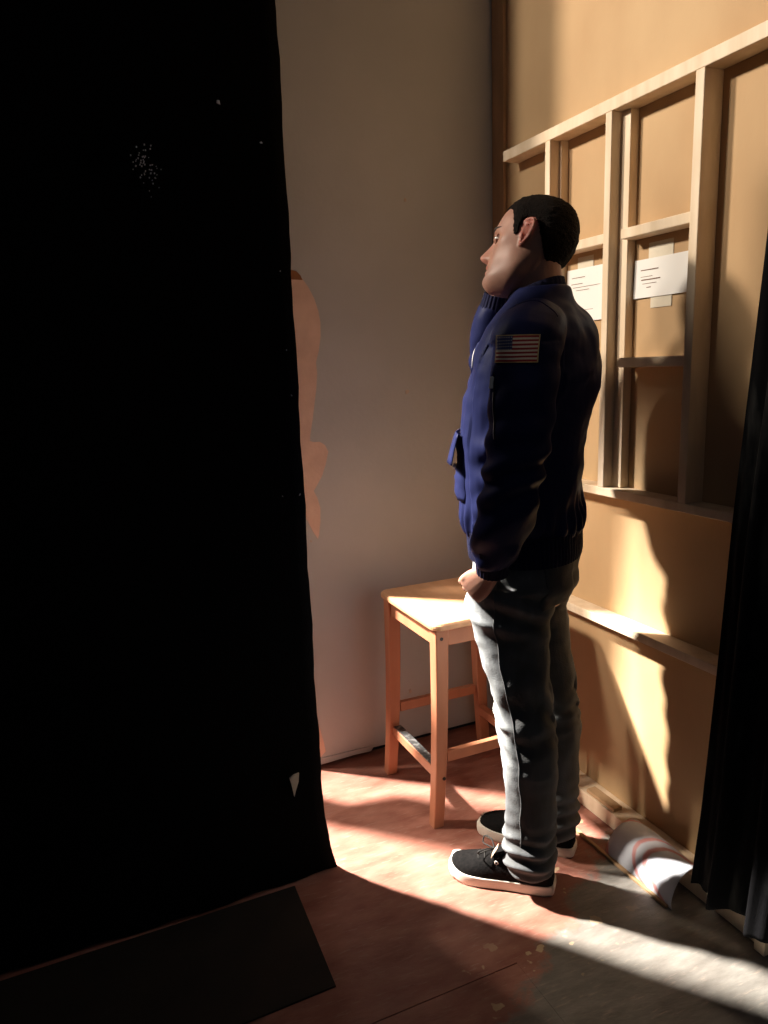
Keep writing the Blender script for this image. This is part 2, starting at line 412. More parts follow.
# black masking beside the camera
def build_masking():
    t = empty('masking_flat', (-0.35, 1.80, 0.0))
    tag(t, 'tall black cloth-covered masking flat filling the left side of the view', 'stage flat')
    nz_, nx = 60, 40; V = []
    for side in (0, 1):
        for i in range(nz_ + 1):
            z = 0.010 + 2.28 * (i / nz_) ** 1.3
            edge = 0.556 + 0.030 * math.exp(-z / 0.09) + 0.012 * math.exp(-z / 0.5) + 0.0018 * math.sin(z * 19) + 0.001 * math.sin(z * 61)
            for j in range(nx + 1):
                x = -1.6 + (edge + 1.6) * (j / nx) ** 0.6
                wob = 0.004 * math.sin(x * 9 + z * 2) * (1 if side == 0 else 0.3)
                y = (1.765 - wob) if side == 0 else (1.79 - wob * 0.5)
                zz = z - (0.010 * math.exp(-z / 0.05)) * (0.5 + 0.5 * math.sin(x * 31))
                V.append((x, y, max(zz, 0.004)))
    W = nx + 1; n = (nz_ + 1) * W; F = []
    for i in range(nz_):
        for j in range(nx):
            a = i * W + j; F.append((a, a + 1, a + W + 1, a + W)); F.append((n + a, n + a + W, n + a + W + 1, n + a + 1))
    for i in range(nz_):
        a = i * W + nx; F.append((a, n + a, n + a + W, a + W)); a = i * W; F.append((a, a + W, n + a + W, n + a))
    for j in range(nx):
        F.append((j, n + j, n + j + 1, j + 1)); a = nz_ * W + j; F.append((a, a + 1, n + a + 1, n + a))
    c = mesh_obj('cloth', V, F, MT['black_cloth'], smooth=True); attach(c, t)
    for (x, z, s) in ((0.4075, 1.985, 0.006), (0.503, 1.912, 0.006), (0.527, 1.63, 0.002), (0.534, 1.448, 0.003), (0.540, 1.338, 0.003), (0.545, 1.09, 0.0025), (0.50, 1.09, 0.0015)):
        v = [(x + s * random.uniform(-1, 1), 1.7585, z + s * random.uniform(-1, 1)) for _ in range(5)]
        cxm = sum(p[0] for p in v) / 5; czm = sum(p[2] for p in v) / 5
        v.sort(key=lambda p: math.atan2(p[2] - czm, p[0] - cxm))
        f = prism('paint_fleck', [(p[0], p[2]) for p in v], 'y', 1.7570, 1.7625, MT['fleck']); attach(f, t)
    # light glinting off the rough black, painted as tiny white flecks
    parts = []
    for _ in range(60):
        x = random.gauss(0.238, 0.014); z = random.gauss(1.842, 0.024); s = random.uniform(0.0006, 0.0014)
        parts.append(box_data(x - s, x + s, 1.7578, 1.7620, z - s, z + s))
    v, f = merge(parts); g = mesh_obj('painted_glint', v, f, MT['fleck']); attach(g, t); g['kind'] = 'stuff'
    return t
build_masking()
# torn paper tape stuck low on the masking
tp = prism('tape_scrap', [(0.470, 0.325), (0.482, 0.332), (0.497, 0.334), (0.494, 0.310), (0.485, 0.285), (0.480, 0.268), (0.476, 0.296)], 'y', 1.7545, 1.7600, MT['tape'])
tag(tp, 'small torn piece of pale tape stuck near the foot of the black masking', 'tape')

# ------------------------------------------------------------------ scenery flat on the right
def build_flat():
    t = empty('scenery_flat', (XF, 1.6, 0.0))
    tag(t, 'back of a tall hardboard scenery flat with pine battens, right of the man', 'scenery flat')
    def part(name, *a, **k):
        o = box(name, *a, **k); return attach(o, t)
    part('hardboard_panel', XF, XF + 0.006, 1.04, 2.306, 0.0, 3.1, MT['ply'])
    B = MT['batten']; f0 = 1.42
    part('stile', XF - 0.014, XF, 2.236, 2.306, 0.0, 3.1, MT['batten_dark'], bevel=0.002)
    part('stile', f0, XF, 1.04, 1.085, 0.0, 3.1, MT['batten'], bevel=0.002)
    # rails, bottom to top
    part('rail', f0 - 0.012, XF, 1.05, 2.168, 0.0, 0.050, B, bevel=0.002)
    part('rail', f0, XF, 1.088, 2.168, 0.622, 0.648, B, bevel=0.002)
    part('rail', f0, XF, 1.088, 2.168, 1.012, 1.036, B, bevel=0.002)
    part('rail', f0, XF, 1.088, 2.168, 2.036, 2.068, B, bevel=0.002)
    # studs of the middle band with the low battens laid beside them
    for y1, w, low, lw in ((1.943, 0.024, 0.026, 0.010), (1.678, 0.024, 0.028, 0.036), (1.376, 0.026, 0.0, 0.0)):
        part('stud', f0, XF, y1 - w, y1, 1.036, 2.036, B, bevel=0.002)
        if low:
            part('packing_strip', XF - low, XF, y1 - w - lw, y1 - w - 0.0005, 1.037, 2.035, B, bevel=0.001)
    # short rails between the studs
    for (ya, yb, z) in ((1.679, 1.918, 1.722), (1.377, 1.616, 1.722), (1.377, 1.616, 1.388)):
        part('short_rail', f0 + 0.006, XF, ya, yb, z - 0.013, z + 0.013, B, bevel=0.002)
    part('short_rail', f0 + 0.006, XF, 1.944, 2.168, 1.709, 1.735, B, bevel=0.002)
    part('short_rail', f0 + 0.006, XF, 1.679, 1.918, 1.375, 1.401, B, bevel=0.002)
    part('foot_block', f0 - 0.030, f0 + 0.004, 1.020, 1.049, 0.0, 0.052, B, bevel=0.002)
    return t
build_flat()

# notes taped between the studs
def note(y0, y1, z0, z1, tilt, lines, tapes, label):
    t = empty('paper_note', (XF, (y0 + y1) / 2, z0)); tag(t, label, 'paper', 'notes taped to the scenery flat')
    cy, cz = (y0 + y1) / 2, (z0 + z1) / 2
    def pl(name, a0, a1, b0, b1, x0, x1, m, curl=0.0):
        pts = []
        nu, nv = 6, 5
        for i in range(nv + 1):
            for j in range(nu + 1):
                yy = a0 + (a1 - a0) * j / nu; zz = b0 + (b1 - b0) * i / nv
                dy, dz = yy - cy, zz - cz
                x = x1 - curl * (abs(j / nu - 0.5) * 2) ** 3 * 0.5 - curl * (1 - i / nv) ** 3 * 0.5
                pts.append((x, cy + dy * math.cos(tilt) - dz * math.sin(tilt), cz + dy * math.sin(tilt) + dz * math.cos(tilt)))
        return attach(solid_sheet(name, pts, nu, nv, 0.0008, (-1, 0, 0), m, smooth=False), t)
    pl('sheet', y0, y1, z0, z1, 0, XF - 0.0030, MT['paper'], 0.004)
    for a0, a1, b0, b1 in tapes: pl('tape', a0, a1, b0, b1, 0, XF - 0.0022, MT['tape'])
    for a0, a1, zz, h in lines: pl('printed_line', a0, a1, zz - h / 2, zz + h / 2, 0, XF - 0.0042, MT['ink'])
    return t
note(1.425, 1.613, 1.556, 1.655, 0.0,
     [(1.528, 1.590, 1.627, 0.0022), (1.548, 1.592, 1.610, 0.0012), (1.520, 1.594, 1.602, 0.0028), (1.533, 1.594, 1.592, 0.0015), (1.552, 1.594, 1.582, 0.0024)],
     [(1.480, 1.565, 1.640, 1.694), (1.480, 1.553, 1.528, 1.572)], 'landscape note with four printed lines taped between the battens, right of the two')
note(1.733, 1.900, 1.512, 1.665, 0.0,
     [(1.82, 1.88, 1.640, 0.0015), (1.83, 1.885, 1.622, 0.0015), (1.742, 1.875, 1.612, 0.0012), (1.80, 1.86, 1.603, 0.0012), (1.745, 1.83, 1.545, 0.0012)],
     [(1.785, 1.855, 1.650, 1.697)], 'upright white note half hidden behind the man\'s shoulder')

# offcut lying on the bottom rail, stick on the floor, curled poster
oc = box('wood_offcut', 1.414, 1.448, 1.565, 1.690, 0.0505, 0.062, MT['batten_dark'], bevel=0.0015)
tag(oc, 'short flat wood offcut lying on the bottom rail of the scenery flat', 'wood')
st = box('floor_stick', -0.005, 0.005, -0.25, 0.25, 0.0, 0.008, MT['batten_dark'], bevel=0.001)
st.location = (1.306, 1.49, 0.0); st.rotation_euler = (0, 0, math.radians(0.5))
tag(st, 'thin wooden stick lying on the floor alongside the scenery flat', 'stick')

def poster_mat():
    m = bpy.data.materials.new('printed_poster'); m.use_nodes = True
    nt = m.node_tree; b = nt.nodes['Principled BSDF']; b.inputs['Roughness'].default_value = 0.5
    tc = nt.nodes.new('ShaderNodeTexCoord'); mp = nt.nodes.new('ShaderNodeMapping')
    mp.inputs['Location'].default_value = (-1.28, -1.22, -0.16); nt.links.new(tc.outputs['Object'], mp.inputs['Vector'])
    w = nt.nodes.new('ShaderNodeTexWave'); w.wave_type = 'RINGS'; w.rings_direction = 'SPHERICAL'
    w.inputs['Scale'].default_value = 2.6; w.inputs['Distortion'].default_value = 1.2; w.inputs['Detail'].default_value = 1
    w.inputs['Detail Scale'].default_value = 3
    nt.links.new(mp.outputs['Vector'], w.inputs['Vector'])
    rp = nt.nodes.new('ShaderNodeValToRGB'); e = rp.color_ramp.elements
    e[0].position = 0.0; e[0].color = (0.52, 0.54, 0.60, 1); e[1].position = 1.0; e[1].color = (0.55, 0.56, 0.62, 1)
    for p, c in ((0.70, (0.52, 0.54, 0.60, 1)), (0.78, (0.58, 0.25, 0.24, 1)), (0.90, (0.58, 0.25, 0.24, 1)), (0.96, (0.55, 0.56, 0.62, 1))):
        x = e.new(p); x.color = c
    nt.links.new(w.outputs['Fac'], rp.inputs['Fac']); nt.links.new(rp.outputs['Color'], b.inputs['Base Color'])
    return m
def build_poster():
    nu, nv = 18, 12; pts = []; nr = []
    prof = spline([(1.438, 0.060), (1.420, 0.078), (1.388, 0.086), (1.352, 0.076), (1.326, 0.050), (1.312, 0.018), (1.312, 0.0015)], 2)
    nv = len(prof) - 1
    for i in range(nv + 1):
        for j in range(nu + 1):
            s = j / nu; x, z = prof[i]
            y = 1.478 - 0.225 * s - 0.025 * (i / nv) * s
            lift = 1.0 + 0.12 * math.sin(s * 5) * (z / 0.08) * 0.4
            pts.append((x, y, z * lift + 0.001))
    P = np.array(pts)
    W = nu + 1; N = np.zeros_like(P)
    G = P.reshape(nv + 1, W, 3); du = np.gradient(G, axis=1); dv = np.gradient(G, axis=0)
    N = np.cross(du, dv).reshape(-1, 3); N /= np.linalg.norm(N, axis=1)[:, None]
    if N[:, 2].mean() < 0: N = -N
    o = solid_sheet('curled_poster', P, nu, nv, 0.0006, N, poster_mat(), smooth=True)
    tag(o, 'curled pale poster with red arcs propped against the bottom rail of the scenery flat', 'poster')
build_poster()

# dark hardboard sheet on the floor at the foot of the masking
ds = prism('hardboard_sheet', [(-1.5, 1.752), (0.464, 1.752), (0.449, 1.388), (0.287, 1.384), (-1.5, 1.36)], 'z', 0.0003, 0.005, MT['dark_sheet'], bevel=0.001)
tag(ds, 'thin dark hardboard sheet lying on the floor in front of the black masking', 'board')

# ------------------------------------------------------------------ black drape at the right edge
def build_drape():
    nz_, ns = 56, 90; zt = 3.1; P = []
    for i in range(nz_ + 1):
        q = i / nz_; z0 = 0.085 + (zt - 0.085) * q ** 1.4
        for j in range(ns + 1):
            s = j / ns
            ystart = 0.012 + float(np.interp(z0, [0.07, 0.30, 0.68, 1.04, 1.26, 1.63, 2.4], [1.193, 1.174, 1.154, 1.137, 1.121, 1.094, 1.06]))
            y = ystart - 0.62 * s
            amp = 0.026 * (1 - 0.35 * q) * min(1, s * 8 + 0.15)
            x = 1.345 - 0.02 * s + amp * math.sin(s * 34 + 0.6 * math.sin(z0 * 2.2)) + 0.008 * math.sin(s * 81 + z0)
            z = z0 + (0.030 * s + 0.006 * math.sin(s * 40)) * math.exp(-z0 / 0.25)
            P.append((x, y, z))
    P = np.array(P); W = ns + 1
    G = P.reshape(nz_ + 1, W, 3); N = np.cross(np.gradient(G, axis=1), np.gradient(G, axis=0)).reshape(-1, 3)
    N /= np.linalg.norm(N, axis=1)[:, None]
    if N[:, 0].mean() > 0: N = -N
    o = solid_sheet('stage_drape', P, ns, nz_, 0.003, N, MT['drape'], smooth=True)
    tag(o, 'heavy black dusty drape hanging at the right edge over the end of the scenery flat', 'curtain')
build_drape()

# ------------------------------------------------------------------ stool
def build_stool():
    t = empty('bar_stool', (1.135, 1.99, 0.0)); tag(t, 'light wooden bar stool with square seat behind the man', 'stool')
    x0, x1, y0, y1, zs = 0.934, 1.335, 1.790, 2.195, 0.660
    # seat: rounded plan, rounded edges
    pts = []; r = 0.03
    for cx, cy, a in ((x1 - r, y1 - r, 0), (x0 + r, y1 - r, 90), (x0 + r, y0 + r, 180), (x1 - r, y0 + r, 270)):
        for k in range(7):
            q = math.radians(a + 15 * k); pts.append((cx + r * math.cos(q), cy + r * math.sin(q)))
    rows = [(zs - 0.022, 0.006), (zs - 0.019, 0.001), (zs - 0.012, 0.0), (zs - 0.006, 0.001), (zs - 0.001, 0.006), (zs, 0.012)]
    V = []; mx, my = (x0 + x1) / 2, (y0 + y1) / 2
    for z, ins in rows:
        for p in pts:
            dx, dy = mx - p[0], my - p[1]; l = math.hypot(dx, dy); V.append((p[0] + dx / l * ins, p[1] + dy / l * ins, z))
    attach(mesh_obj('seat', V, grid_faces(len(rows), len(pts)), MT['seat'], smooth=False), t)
    # legs: flared foot, square section, each a mesh of its own
    def leg(sx, sy):
        cx = x0 + 0.034 if sx < 0 else x1 - 0.034
        cy = y0 + 0.036 if sy < 0 else y1 - 0.036
        V = []; n = 14
        for i in range(n + 1):
            q = i / n; z = 0.0 + (zs - 0.022) * q
            fl = 0.024 * (1 - q) ** 2.2
            w = 0.0215 - 0.004 * (1 - q); 
            ox, oy = cx + sx * fl, cy + sy * fl * 0.15
            c = 0.0025
            for dx, dy in ((-w + c, -w), (w - c, -w), (w, -w + c), (w, w - c), (w - c, w), (-w + c, w), (-w, w - c), (-w, -w + c)):
                V.append((ox + dx, oy + dy, z))
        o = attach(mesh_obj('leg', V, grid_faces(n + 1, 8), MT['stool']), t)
        for zb in (0.610, 0.160):
            if sy < 0:
                yb = cy - 0.0215 - 0.0004; v, f = tube([(cx + sx * 0.003, yb + 0.004, zb), (cx + sx * 0.003, yb - 0.0008, zb)], [0.0055, 0.0055], n=12, k=1, cap_round=False)
                b = mesh_obj('bolt', v, f, MT['bolt']); attach(b, t); b.parent = o; b.matrix_parent_inverse = Matrix.Identity(4)
        return o
    for sx in (-1, 1):
        for sy in (-1, 1): leg(sx, sy)
    lx, rx, fy, by = x0 + 0.034, x1 - 0.034, y0 + 0.036, y1 - 0.036
    za, zb = zs - 0.078, zs - 0.0225
    attach(box('apron', lx - 0.014, lx + 0.008, fy + 0.022, by - 0.022, za, zb, MT['stool'], bevel=0.002), t)
    attach(box('apron', rx - 0.008, rx + 0.014, fy + 0.022, by - 0.022, za, zb, MT['stool'], bevel=0.002), t)
    attach(box('apron', lx + 0.022, rx - 0.022, fy - 0.014, fy + 0.008, za, zb, MT['stool'], bevel=0.002), t)
    attach(box('apron', lx + 0.022, rx - 0.022, by - 0.008, by + 0.014, za, zb, MT['stool'], bevel=0.002), t)
    # footrests and stretchers
    fr = attach(box('footrest', lx - 0.020, lx + 0.012, fy + 0.015, by - 0.015, 0.148, 0.180, MT['stool'], bevel=0.002), t)
    ms = box('metal_strip', lx - 0.017, lx + 0.010, fy + 0.022, by - 0.022, 0.1795, 0.1825, MT['metal'], bevel=0.0006)
    ms.parent = fr; ms.matrix_parent_inverse = Matrix.Identity(4)
    attach(box('stretcher', rx - 0.012, rx + 0.014, fy + 0.015, by - 0.015, 0.148, 0.180, MT['stool'], bevel=0.002), t)
    attach(box('stretcher', lx + 0.016, rx - 0.016, fy - 0.010, fy + 0.010, 0.205, 0.238, MT['stool'], bevel=0.002), t)
    attach(box('stretcher', lx + 0.016, rx - 0.016, by - 0.010, by + 0.010, 0.225, 0.258, MT['stool'], bevel=0.002), t)
build_stool()

# ------------------------------------------------------------------ the man
# local frame of the figure: x forward, y to his left, z up; origin on the floor between his feet
MAN_LOC, MAN_RZ = (1.07, 1.578, 0.0), math.radians(132.5)
person = empty('person', MAN_LOC, MAN_RZ)
tag(person, 'man in navy jacket and washed jeans standing in profile, hand at his pocket', 'person')

def gs(d, s): return np.exp(-(d / s) ** 2)
HEAD_S = 0.985
def head_rot():
    p, y, r = math.radians(-10), math.radians(-6.8), math.radians(22.8)
    return np.array((Matrix.Rotation(y, 3, 'Z') @ Matrix.Rotation(p, 3, 'Y') @ Matrix.Rotation(r, 3, 'X')))
HR = head_rot(); HO = np.array([-0.032, -0.006, 1.6585])
def h2b(P): return (np.array(P, float) * HEAD_S) @ HR.T + HO
def b2h(P): return ((np.array(P, float) - HO) @ HR) / HEAD_S
HEAD_ROWS = [  # z, front x, back x, half width
    (-0.117, 0.066, 0.030, 0.012), (-0.112, 0.080, 0.012, 0.027), (-0.102, 0.0885, -0.004, 0.041), (-0.088, 0.0925, -0.024, 0.0515),
    (-0.070, 0.0890, -0.040, 0.0580), (-0.050, 0.0890, -0.056, 0.0630), (-0.030, 0.0890, -0.070, 0.0670), (-0.010, 0.0890, -0.084, 0.0710),
    (0.010, 0.0905, -0.094, 0.0755), (0.030, 0.0955, -0.099, 0.0770), (0.050, 0.0950, -0.099, 0.0765), (0.075, 0.0890, -0.095, 0.0720),
    (0.095, 0.0760, -0.086, 0.0635), (0.110, 0.0570, -0.073, 0.0515), (0.120, 0.0360, -0.056, 0.0370), (0.126, 0.0080, -0.030, 0.0160)]
def head_grid(nc=200, k=9):
    R = spline(HEAD_ROWS, k); V = []
    # denser columns at the front
    u = np.linspace(-1, 1, nc, endpoint=False); th = np.pi * (0.55 * u + 0.45 * u ** 3)
    NB_z = np.array([-0.050, -0.044, -0.040, -0.034, -0.028, -0.022, -0.016, -0.006, 0.004, 0.014, 0.022, 0.030, 0.038])
    NB_v = np.array([0.0, 0.004, 0.014, 0.028, 0.0345, 0.0345, 0.0310, 0.0245, 0.0180, 0.0110, 0.0060, 0.002, 0.0])
    for z, xf, xb, w in R:
        xc = -0.006 if z > -0.02 else -0.006 + (-(z + 0.02)) * 0.35
        xc = min(xc, xf - 0.01); xc = max(xc, xb + 0.01)
        c, s = np.cos(th), np.sin(th)
        ff = sp(c, 0.92); x = np.where(c > 0, xc + (xf - xc) * ff, xc + (xc - xb) * c); y = w * sp(s, 0.92)
        ay = np.abs(y); fr = np.clip(c, 0, 1) ** 0.5
        d = np.zeros_like(x)
        d += 0.0055 * gs(z - 0.034, 0.011) * gs(ay - 0.024, 0.020)                        # brow ridge
        d -= 0.0125 * gs(z - 0.011, 0.0125) * gs(ay - 0.032, 0.0165)                      # eye sockets
        nb = np.interp(z, NB_z, NB_v); sw = np.interp(z, [-0.045, -0.033, -0.022, -0.008, 0.01, 0.03], [0.012, 0.0135, 0.0115, 0.0085, 0.0075, 0.012])
        d += nb * np.exp(-np.abs(y / sw) ** 2.2)                                            # nose
        d += 0.010 * gs(z + 0.031, 0.0075) * gs(ay - 0.0145, 0.0055)                      # nostril wings
        d -= 0.006 * gs(z + 0.042, 0.004) * gs(ay - 0.008, 0.004)
        d += 0.0075 * gs(z + 0.0535, 0.0055) * gs(y, 0.020) + 0.0080 * gs(z + 0.0685, 0.0060) * gs(y, 0.017)   # lips
        d -= 0.0050 * gs(z + 0.0610, 0.0030) * gs(y, 0.023)
        d -= 0.0030 * gs(z + 0.080, 0.006) * gs(y, 0.020)
        d += 0.0045 * gs(z + 0.096, 0.012) * gs(y, 0.021)                                   # chin
        d += 0.0035 * gs(z + 0.050, 0.018) * gs(y, 0.026)
        x = x + d * np.where(c > 0, 1, 0) * np.clip(c * 3, 0, 1)
        oy = 0.0045 * gs(z + 0.004, 0.016) * gs(x - 0.055, 0.022) + 0.004 * gs(z + 0.072, 0.02) * gs(x - 0.0, 0.025)  # cheekbone, jaw corner
        oy -= 0.0035 * gs(z + 0.045, 0.02) * gs(x - 0.05, 0.02) + 0.004 * gs(z - 0.035, 0.02) * gs(x - 0.06, 0.018)
        y = y + np.sign(y) * oy
        V.append(np.stack([x, y, np.full(nc, z)], 1))
    return np.array(V)
HG = head_grid()
nr_h, nc_h = HG.shape[:2]
head_data = (h2b(HG.reshape(-1, 3)), grid_faces(nr_h, nc_h))

def ear(side):
    """auricle built in the head frame from rim, fold, lobe and bowl"""
    def q(pts):   # (a forward, b up, out) about the ear canal, tilted back a little
        P = []
        for a, b, o in pts:
            x = -0.008 + a * 1.0 + b * 0.04; z = 0.010 + b * 1.02 - a * 0.04
            y = 0.0715 + o - a * 0.35
            P.append((x, side * y, z))
        return h2b(P)
    rim = [(0.008, 0.004, 0.006), (0.013, 0.016, 0.006), (0.010, 0.027, 0.009), (-0.002, 0.0325, 0.009), (-0.014, 0.028, 0.010), (-0.0185, 0.015, 0.010),
           (-0.017, 0.000, 0.009), (-0.011, -0.013, 0.008), (-0.002, -0.023, 0.008), (0.004, -0.030, 0.007), (0.009, -0.027, 0.005), (0.011, -0.018, 0.004)]
    fold = [(0.004, 0.021, 0.009), (-0.006, 0.018, 0.0105), (-0.0105, 0.006, 0.0105), (-0.009, -0.006, 0.0095), (-0.001, -0.015, 0.008)]
    parts = [tube(q(rim), [0.0026, 0.0030, 0.0031, 0.0032, 0.0033, 0.0032, 0.0031, 0.0031, 0.0038, 0.0044, 0.0040, 0.003], n=10, k=4),
             tube(q(fold), [0.0022, 0.0027, 0.0028, 0.0027, 0.0026], n=8, k=4),
             tube(q([(0.0115, 0.003, 0.005), (0.0095, -0.007, 0.007), (0.010, -0.015, 0.004)]), [0.0035, 0.0042, 0.0035], n=8, k=3)]
    # bowl behind the rim
    rows = []
    for s, dep in ((0.93, 0.0), (0.6, -0.0042), (0.25, -0.006)):
        P = [((a + 0.003) * s - 0.003, (b - 0.002) * s + 0.002, o * s + dep) for a, b, o in rim]
        rows.append(np.array(q([tuple(p) for p in spline(P + [P[0]], 2)[:-1]])))
    back = []
    for s, dep in ((0.25, -0.012), (0.6, -0.010), (0.93, -0.004)):
        P = [((a + 0.003) * s - 0.003, (b - 0.002) * s + 0.002, o * s + dep) for a, b, o in rim]
        back.append(np.array(q([tuple(p) for p in spline(P + [P[0]], 2)[:-1]])))
    R = rows + back; n = len(R[0])
    order = [R[2], R[1], R[0], R[5], R[4], R[3]]
    parts.append((np.vstack(order), grid_faces(6, n)))
    return parts

def hand(wrist, d, w, nrm, curl, side=1):
    """palm and five fingers. d: towards the knuckles, w: index to little finger, nrm: back of the hand"""
    wrist = np.array(wrist, float); d = _n(np.array(d, float)); w = np.array(w, float); w = _n(w - d * np.dot(w, d))
    nb = np.cross(d, w); nb = nb if np.dot(nb, nrm) > 0 else -nb
    pd = -nb; parts = []
    secs = [(0.0, 0.022, 0.017), (0.025, 0.031, 0.0150), (0.055, 0.039, 0.0140), (0.082, 0.040, 0.0120), (0.092, 0.037, 0.009)]
    S = spline(secs, 3); V = []; t = np.linspace(0, 2 * np.pi, 20, endpoint=False)
    for a, hw, hh in S:
        V.append(wrist + d * a + np.outer(sp(np.cos(t), 0.8), w) * hw + np.outer(np.sin(t), nb) * hh)
    parts.append((np.vstack(V), grid_faces(len(S), 20)))
    for i, (off, ln, r) in enumerate(((-0.0295, 0.070, 0.0092), (-0.0098, 0.078, 0.0095), (0.0098, 0.073, 0.0091), (0.0285, 0.057, 0.0080))):
        base = wrist + d * (0.086 - 0.004 * abs(i - 1)) + w * off
        a = 0.0; p = base.copy(); P = [base - d * 0.02, base]; rr = [r, r * 1.06]
        for seg, cu in zip((0.46, 0.30, 0.24), curl):
            a += cu + 0.06 * (i - 1); p = p + (d * math.cos(a) + pd * math.sin(a)) * ln * seg; P.append(p); rr.append(r * (1 - 0.08 * len(P)) + 0.001)
        parts.append(tube(P, rr, n=10, k=4))
    b0 = wrist + d * 0.022 - w * 0.022 + pd * 0.006
    b1 = b0 + (d * 0.80 - w * 0.12 + pd * 0.60) * 0.036
    b2 = b1 + (d * 0.80 + w * 0.10 + pd * 0.55) * 0.030
    b3 = b2 + (d * 0.75 + w * 0.25 + pd * 0.55) * 0.025
    parts.append(tube([b0, b1, b2, b3], [0.0145, 0.0125, 0.0105, 0.0085], n=10, k=4))
    return parts

# joints of the arms
L_SH, L_EL, L_WR = (-0.062, 0.195, 1.455), (-0.062, 0.268, 1.165), (0.006, 0.210, 0.912)
R_SH, R_EL, R_WR = (-0.055, -0.195, 1.455), (0.085, -0.185, 1.250), (0.072, -0.104, 1.562)

def build_body():
    parts = [head_data]
    parts += ear(1) + ear(-1)
    # neck with the muscle that runs from behind the ear to the breastbone
    parts.append(tube([(-0.075, 0, 1.46), (-0.068, 0, 1.53), (-0.058, 0, 1.58), (-0.050, 0, 1.64), (-0.045, 0, 1.70)],
                      [(0.066, 0.070), (0.060, 0.062), (0.056, 0.056), (0.056, 0.055), (0.055, 0.054)], n=28, k=4, flat=(1, 0, 0)))
    for s in (1, -1):
        parts.append(tube([(-0.068, s * 0.046, 1.650), (-0.045, s * 0.045, 1.605), (-0.015, s * 0.030, 1.56), (0.002, s * 0.016, 1.515)], [0.012, 0.0135, 0.0125, 0.010], n=10, k=4))
    parts.append(tube([(0.008, 0, 1.600), (-0.004, 0, 1.572), (-0.002, 0, 1.53)], [0.010, 0.013, 0.012], n=10, k=4))
    # trunk
    parts.append(loft([(0.78, 0.04, -0.12, 0, 0.08), (0.84, 0.075, -0.135, 0, 0.14), (0.92, 0.085, -0.135, 0, 0.15), (1.05, 0.095, -0.125, 0, 0.14),
                       (1.20, 0.095, -0.145, 0, 0.15), (1.34, 0.085, -0.165, 0, 0.165), (1.44, 0.055, -0.16, 0, 0.15), (1.50, 0.01, -0.14, 0, 0.11), (1.53, -0.02, -0.12, 0, 0.07)], n=36, k=4))
    for s, (c1, c2, c3, c4) in ((1, (0.0, -0.045, -0.062, -0.064)), (-1, (-0.03, -0.075, -0.088, -0.090))):
        parts.append(tube([(c1 - 0.01, s * 0.080, 0.86), (c1 - 0.005, s * 0.085, 0.72), (c2 + 0.006, s * 0.09, 0.50), (c3, s * 0.092, 0.33), (c4, s * 0.094, 0.10), (c4 + 0.005, s * 0.094, 0.060)],
                          [0.082, 0.074, 0.050, 0.048, 0.034, 0.034], n=20, k=4))
        f = c4 + 0.06
        parts.append(tube([(c4 - 0.03, s * 0.095, 0.052), (c4 + 0.05, s * 0.097, 0.056), (c4 + 0.12, s * 0.10, 0.044), (c4 + 0.175, s * 0.10, 0.040)],
                          [(0.022, 0.026), (0.024, 0.030), (0.018, 0.034), (0.013, 0.026)], n=14, k=4, flat=(0, 0, 1)))
    for sh, el, wr in ((L_SH, L_EL, L_WR), (R_SH, R_EL, R_WR)):
        m1 = (np.array(sh) + el) / 2; m2 = (np.array(el) * 0.6 + np.array(wr) * 0.4)
        parts.append(tube([(sh[0], sh[1] * 0.5, sh[2] - 0.01), sh, m1, el, m2, wr], [0.05, 0.052, 0.045, 0.039, 0.038, 0.0245], n=18, k=4))
    parts += hand(L_WR, (0.62, -0.20, -0.55), (-0.60, 0.05, -0.65), (0.1, 1, 0.1), (0.78, 1.2, 0.8))
    parts += hand(R_WR, (-0.30, 0.12, 0.95), (-0.75, -0.2, -0.1), (0.1, -1.0, 0.1), (0.5, 0.9, 0.6))
    me = voxel(parts, 0.0026, 3, 0.5)
    # skin tint: lips, stubble, ear
    co, no = mesh_arrays(me); H = b2h(co)
    x, y, z = H.T
    stub = np.clip(gs(z + 0.085, 0.038) * np.clip((x - 0.0) / 0.05, 0, 1), 0, 1) * (z > -0.14)
    lips = gs(z + 0.0605, 0.012) * gs(y, 0.022) * (x > 0.085)
    earm = ((np.abs(y) > 0.074) & (x > -0.05) & (x < 0.02) & (np.abs(z - 0.01) < 0.045)).astype(float)
    a = me.attributes.new('stubble', 'FLOAT', 'POINT'); a.data.foreach_set('value', stub.astype(np.float32))
    a = me.attributes.new('flush', 'FLOAT', 'POINT'); a.data.foreach_set('value', np.clip(lips + 0.9 * earm + 0.25 * gs(x - 0.115, 0.02), 0, 1).astype(np.float32))
    o = link_mesh('body', me, MT['skin'], person)
    return o
def skin_nodes():
    nt = MT['skin'].node_tree; b = nt.nodes['Principled BSDF']
    src = b.inputs['Base Color'].links[0].from_socket
    for nm, c, k in (('stubble', (0.20, 0.125, 0.10, 1), 0.42), ('flush', (0.55, 0.16, 0.13, 1), 0.6)):
        at = nt.nodes.new('ShaderNodeAttribute'); at.attribute_name = nm
        ml = nt.nodes.new('ShaderNodeMath'); ml.operation = 'MULTIPLY'; ml.inputs[1].default_value = k
        nt.links.new(at.outputs['Fac'], ml.inputs[0])
        mx = nt.nodes.new('ShaderNodeMix'); mx.data_type = 'RGBA'; nt.links.new(ml.outputs[0], mx.inputs['Factor'])
        nt.links.new(src, mx.inputs[6]); mx.inputs[7].default_value = c; src = mx.outputs[2]
    nt.links.new(src, b.inputs['Base Color'])
skin_nodes()
body = build_body()
body_tree = bvh(body.data)

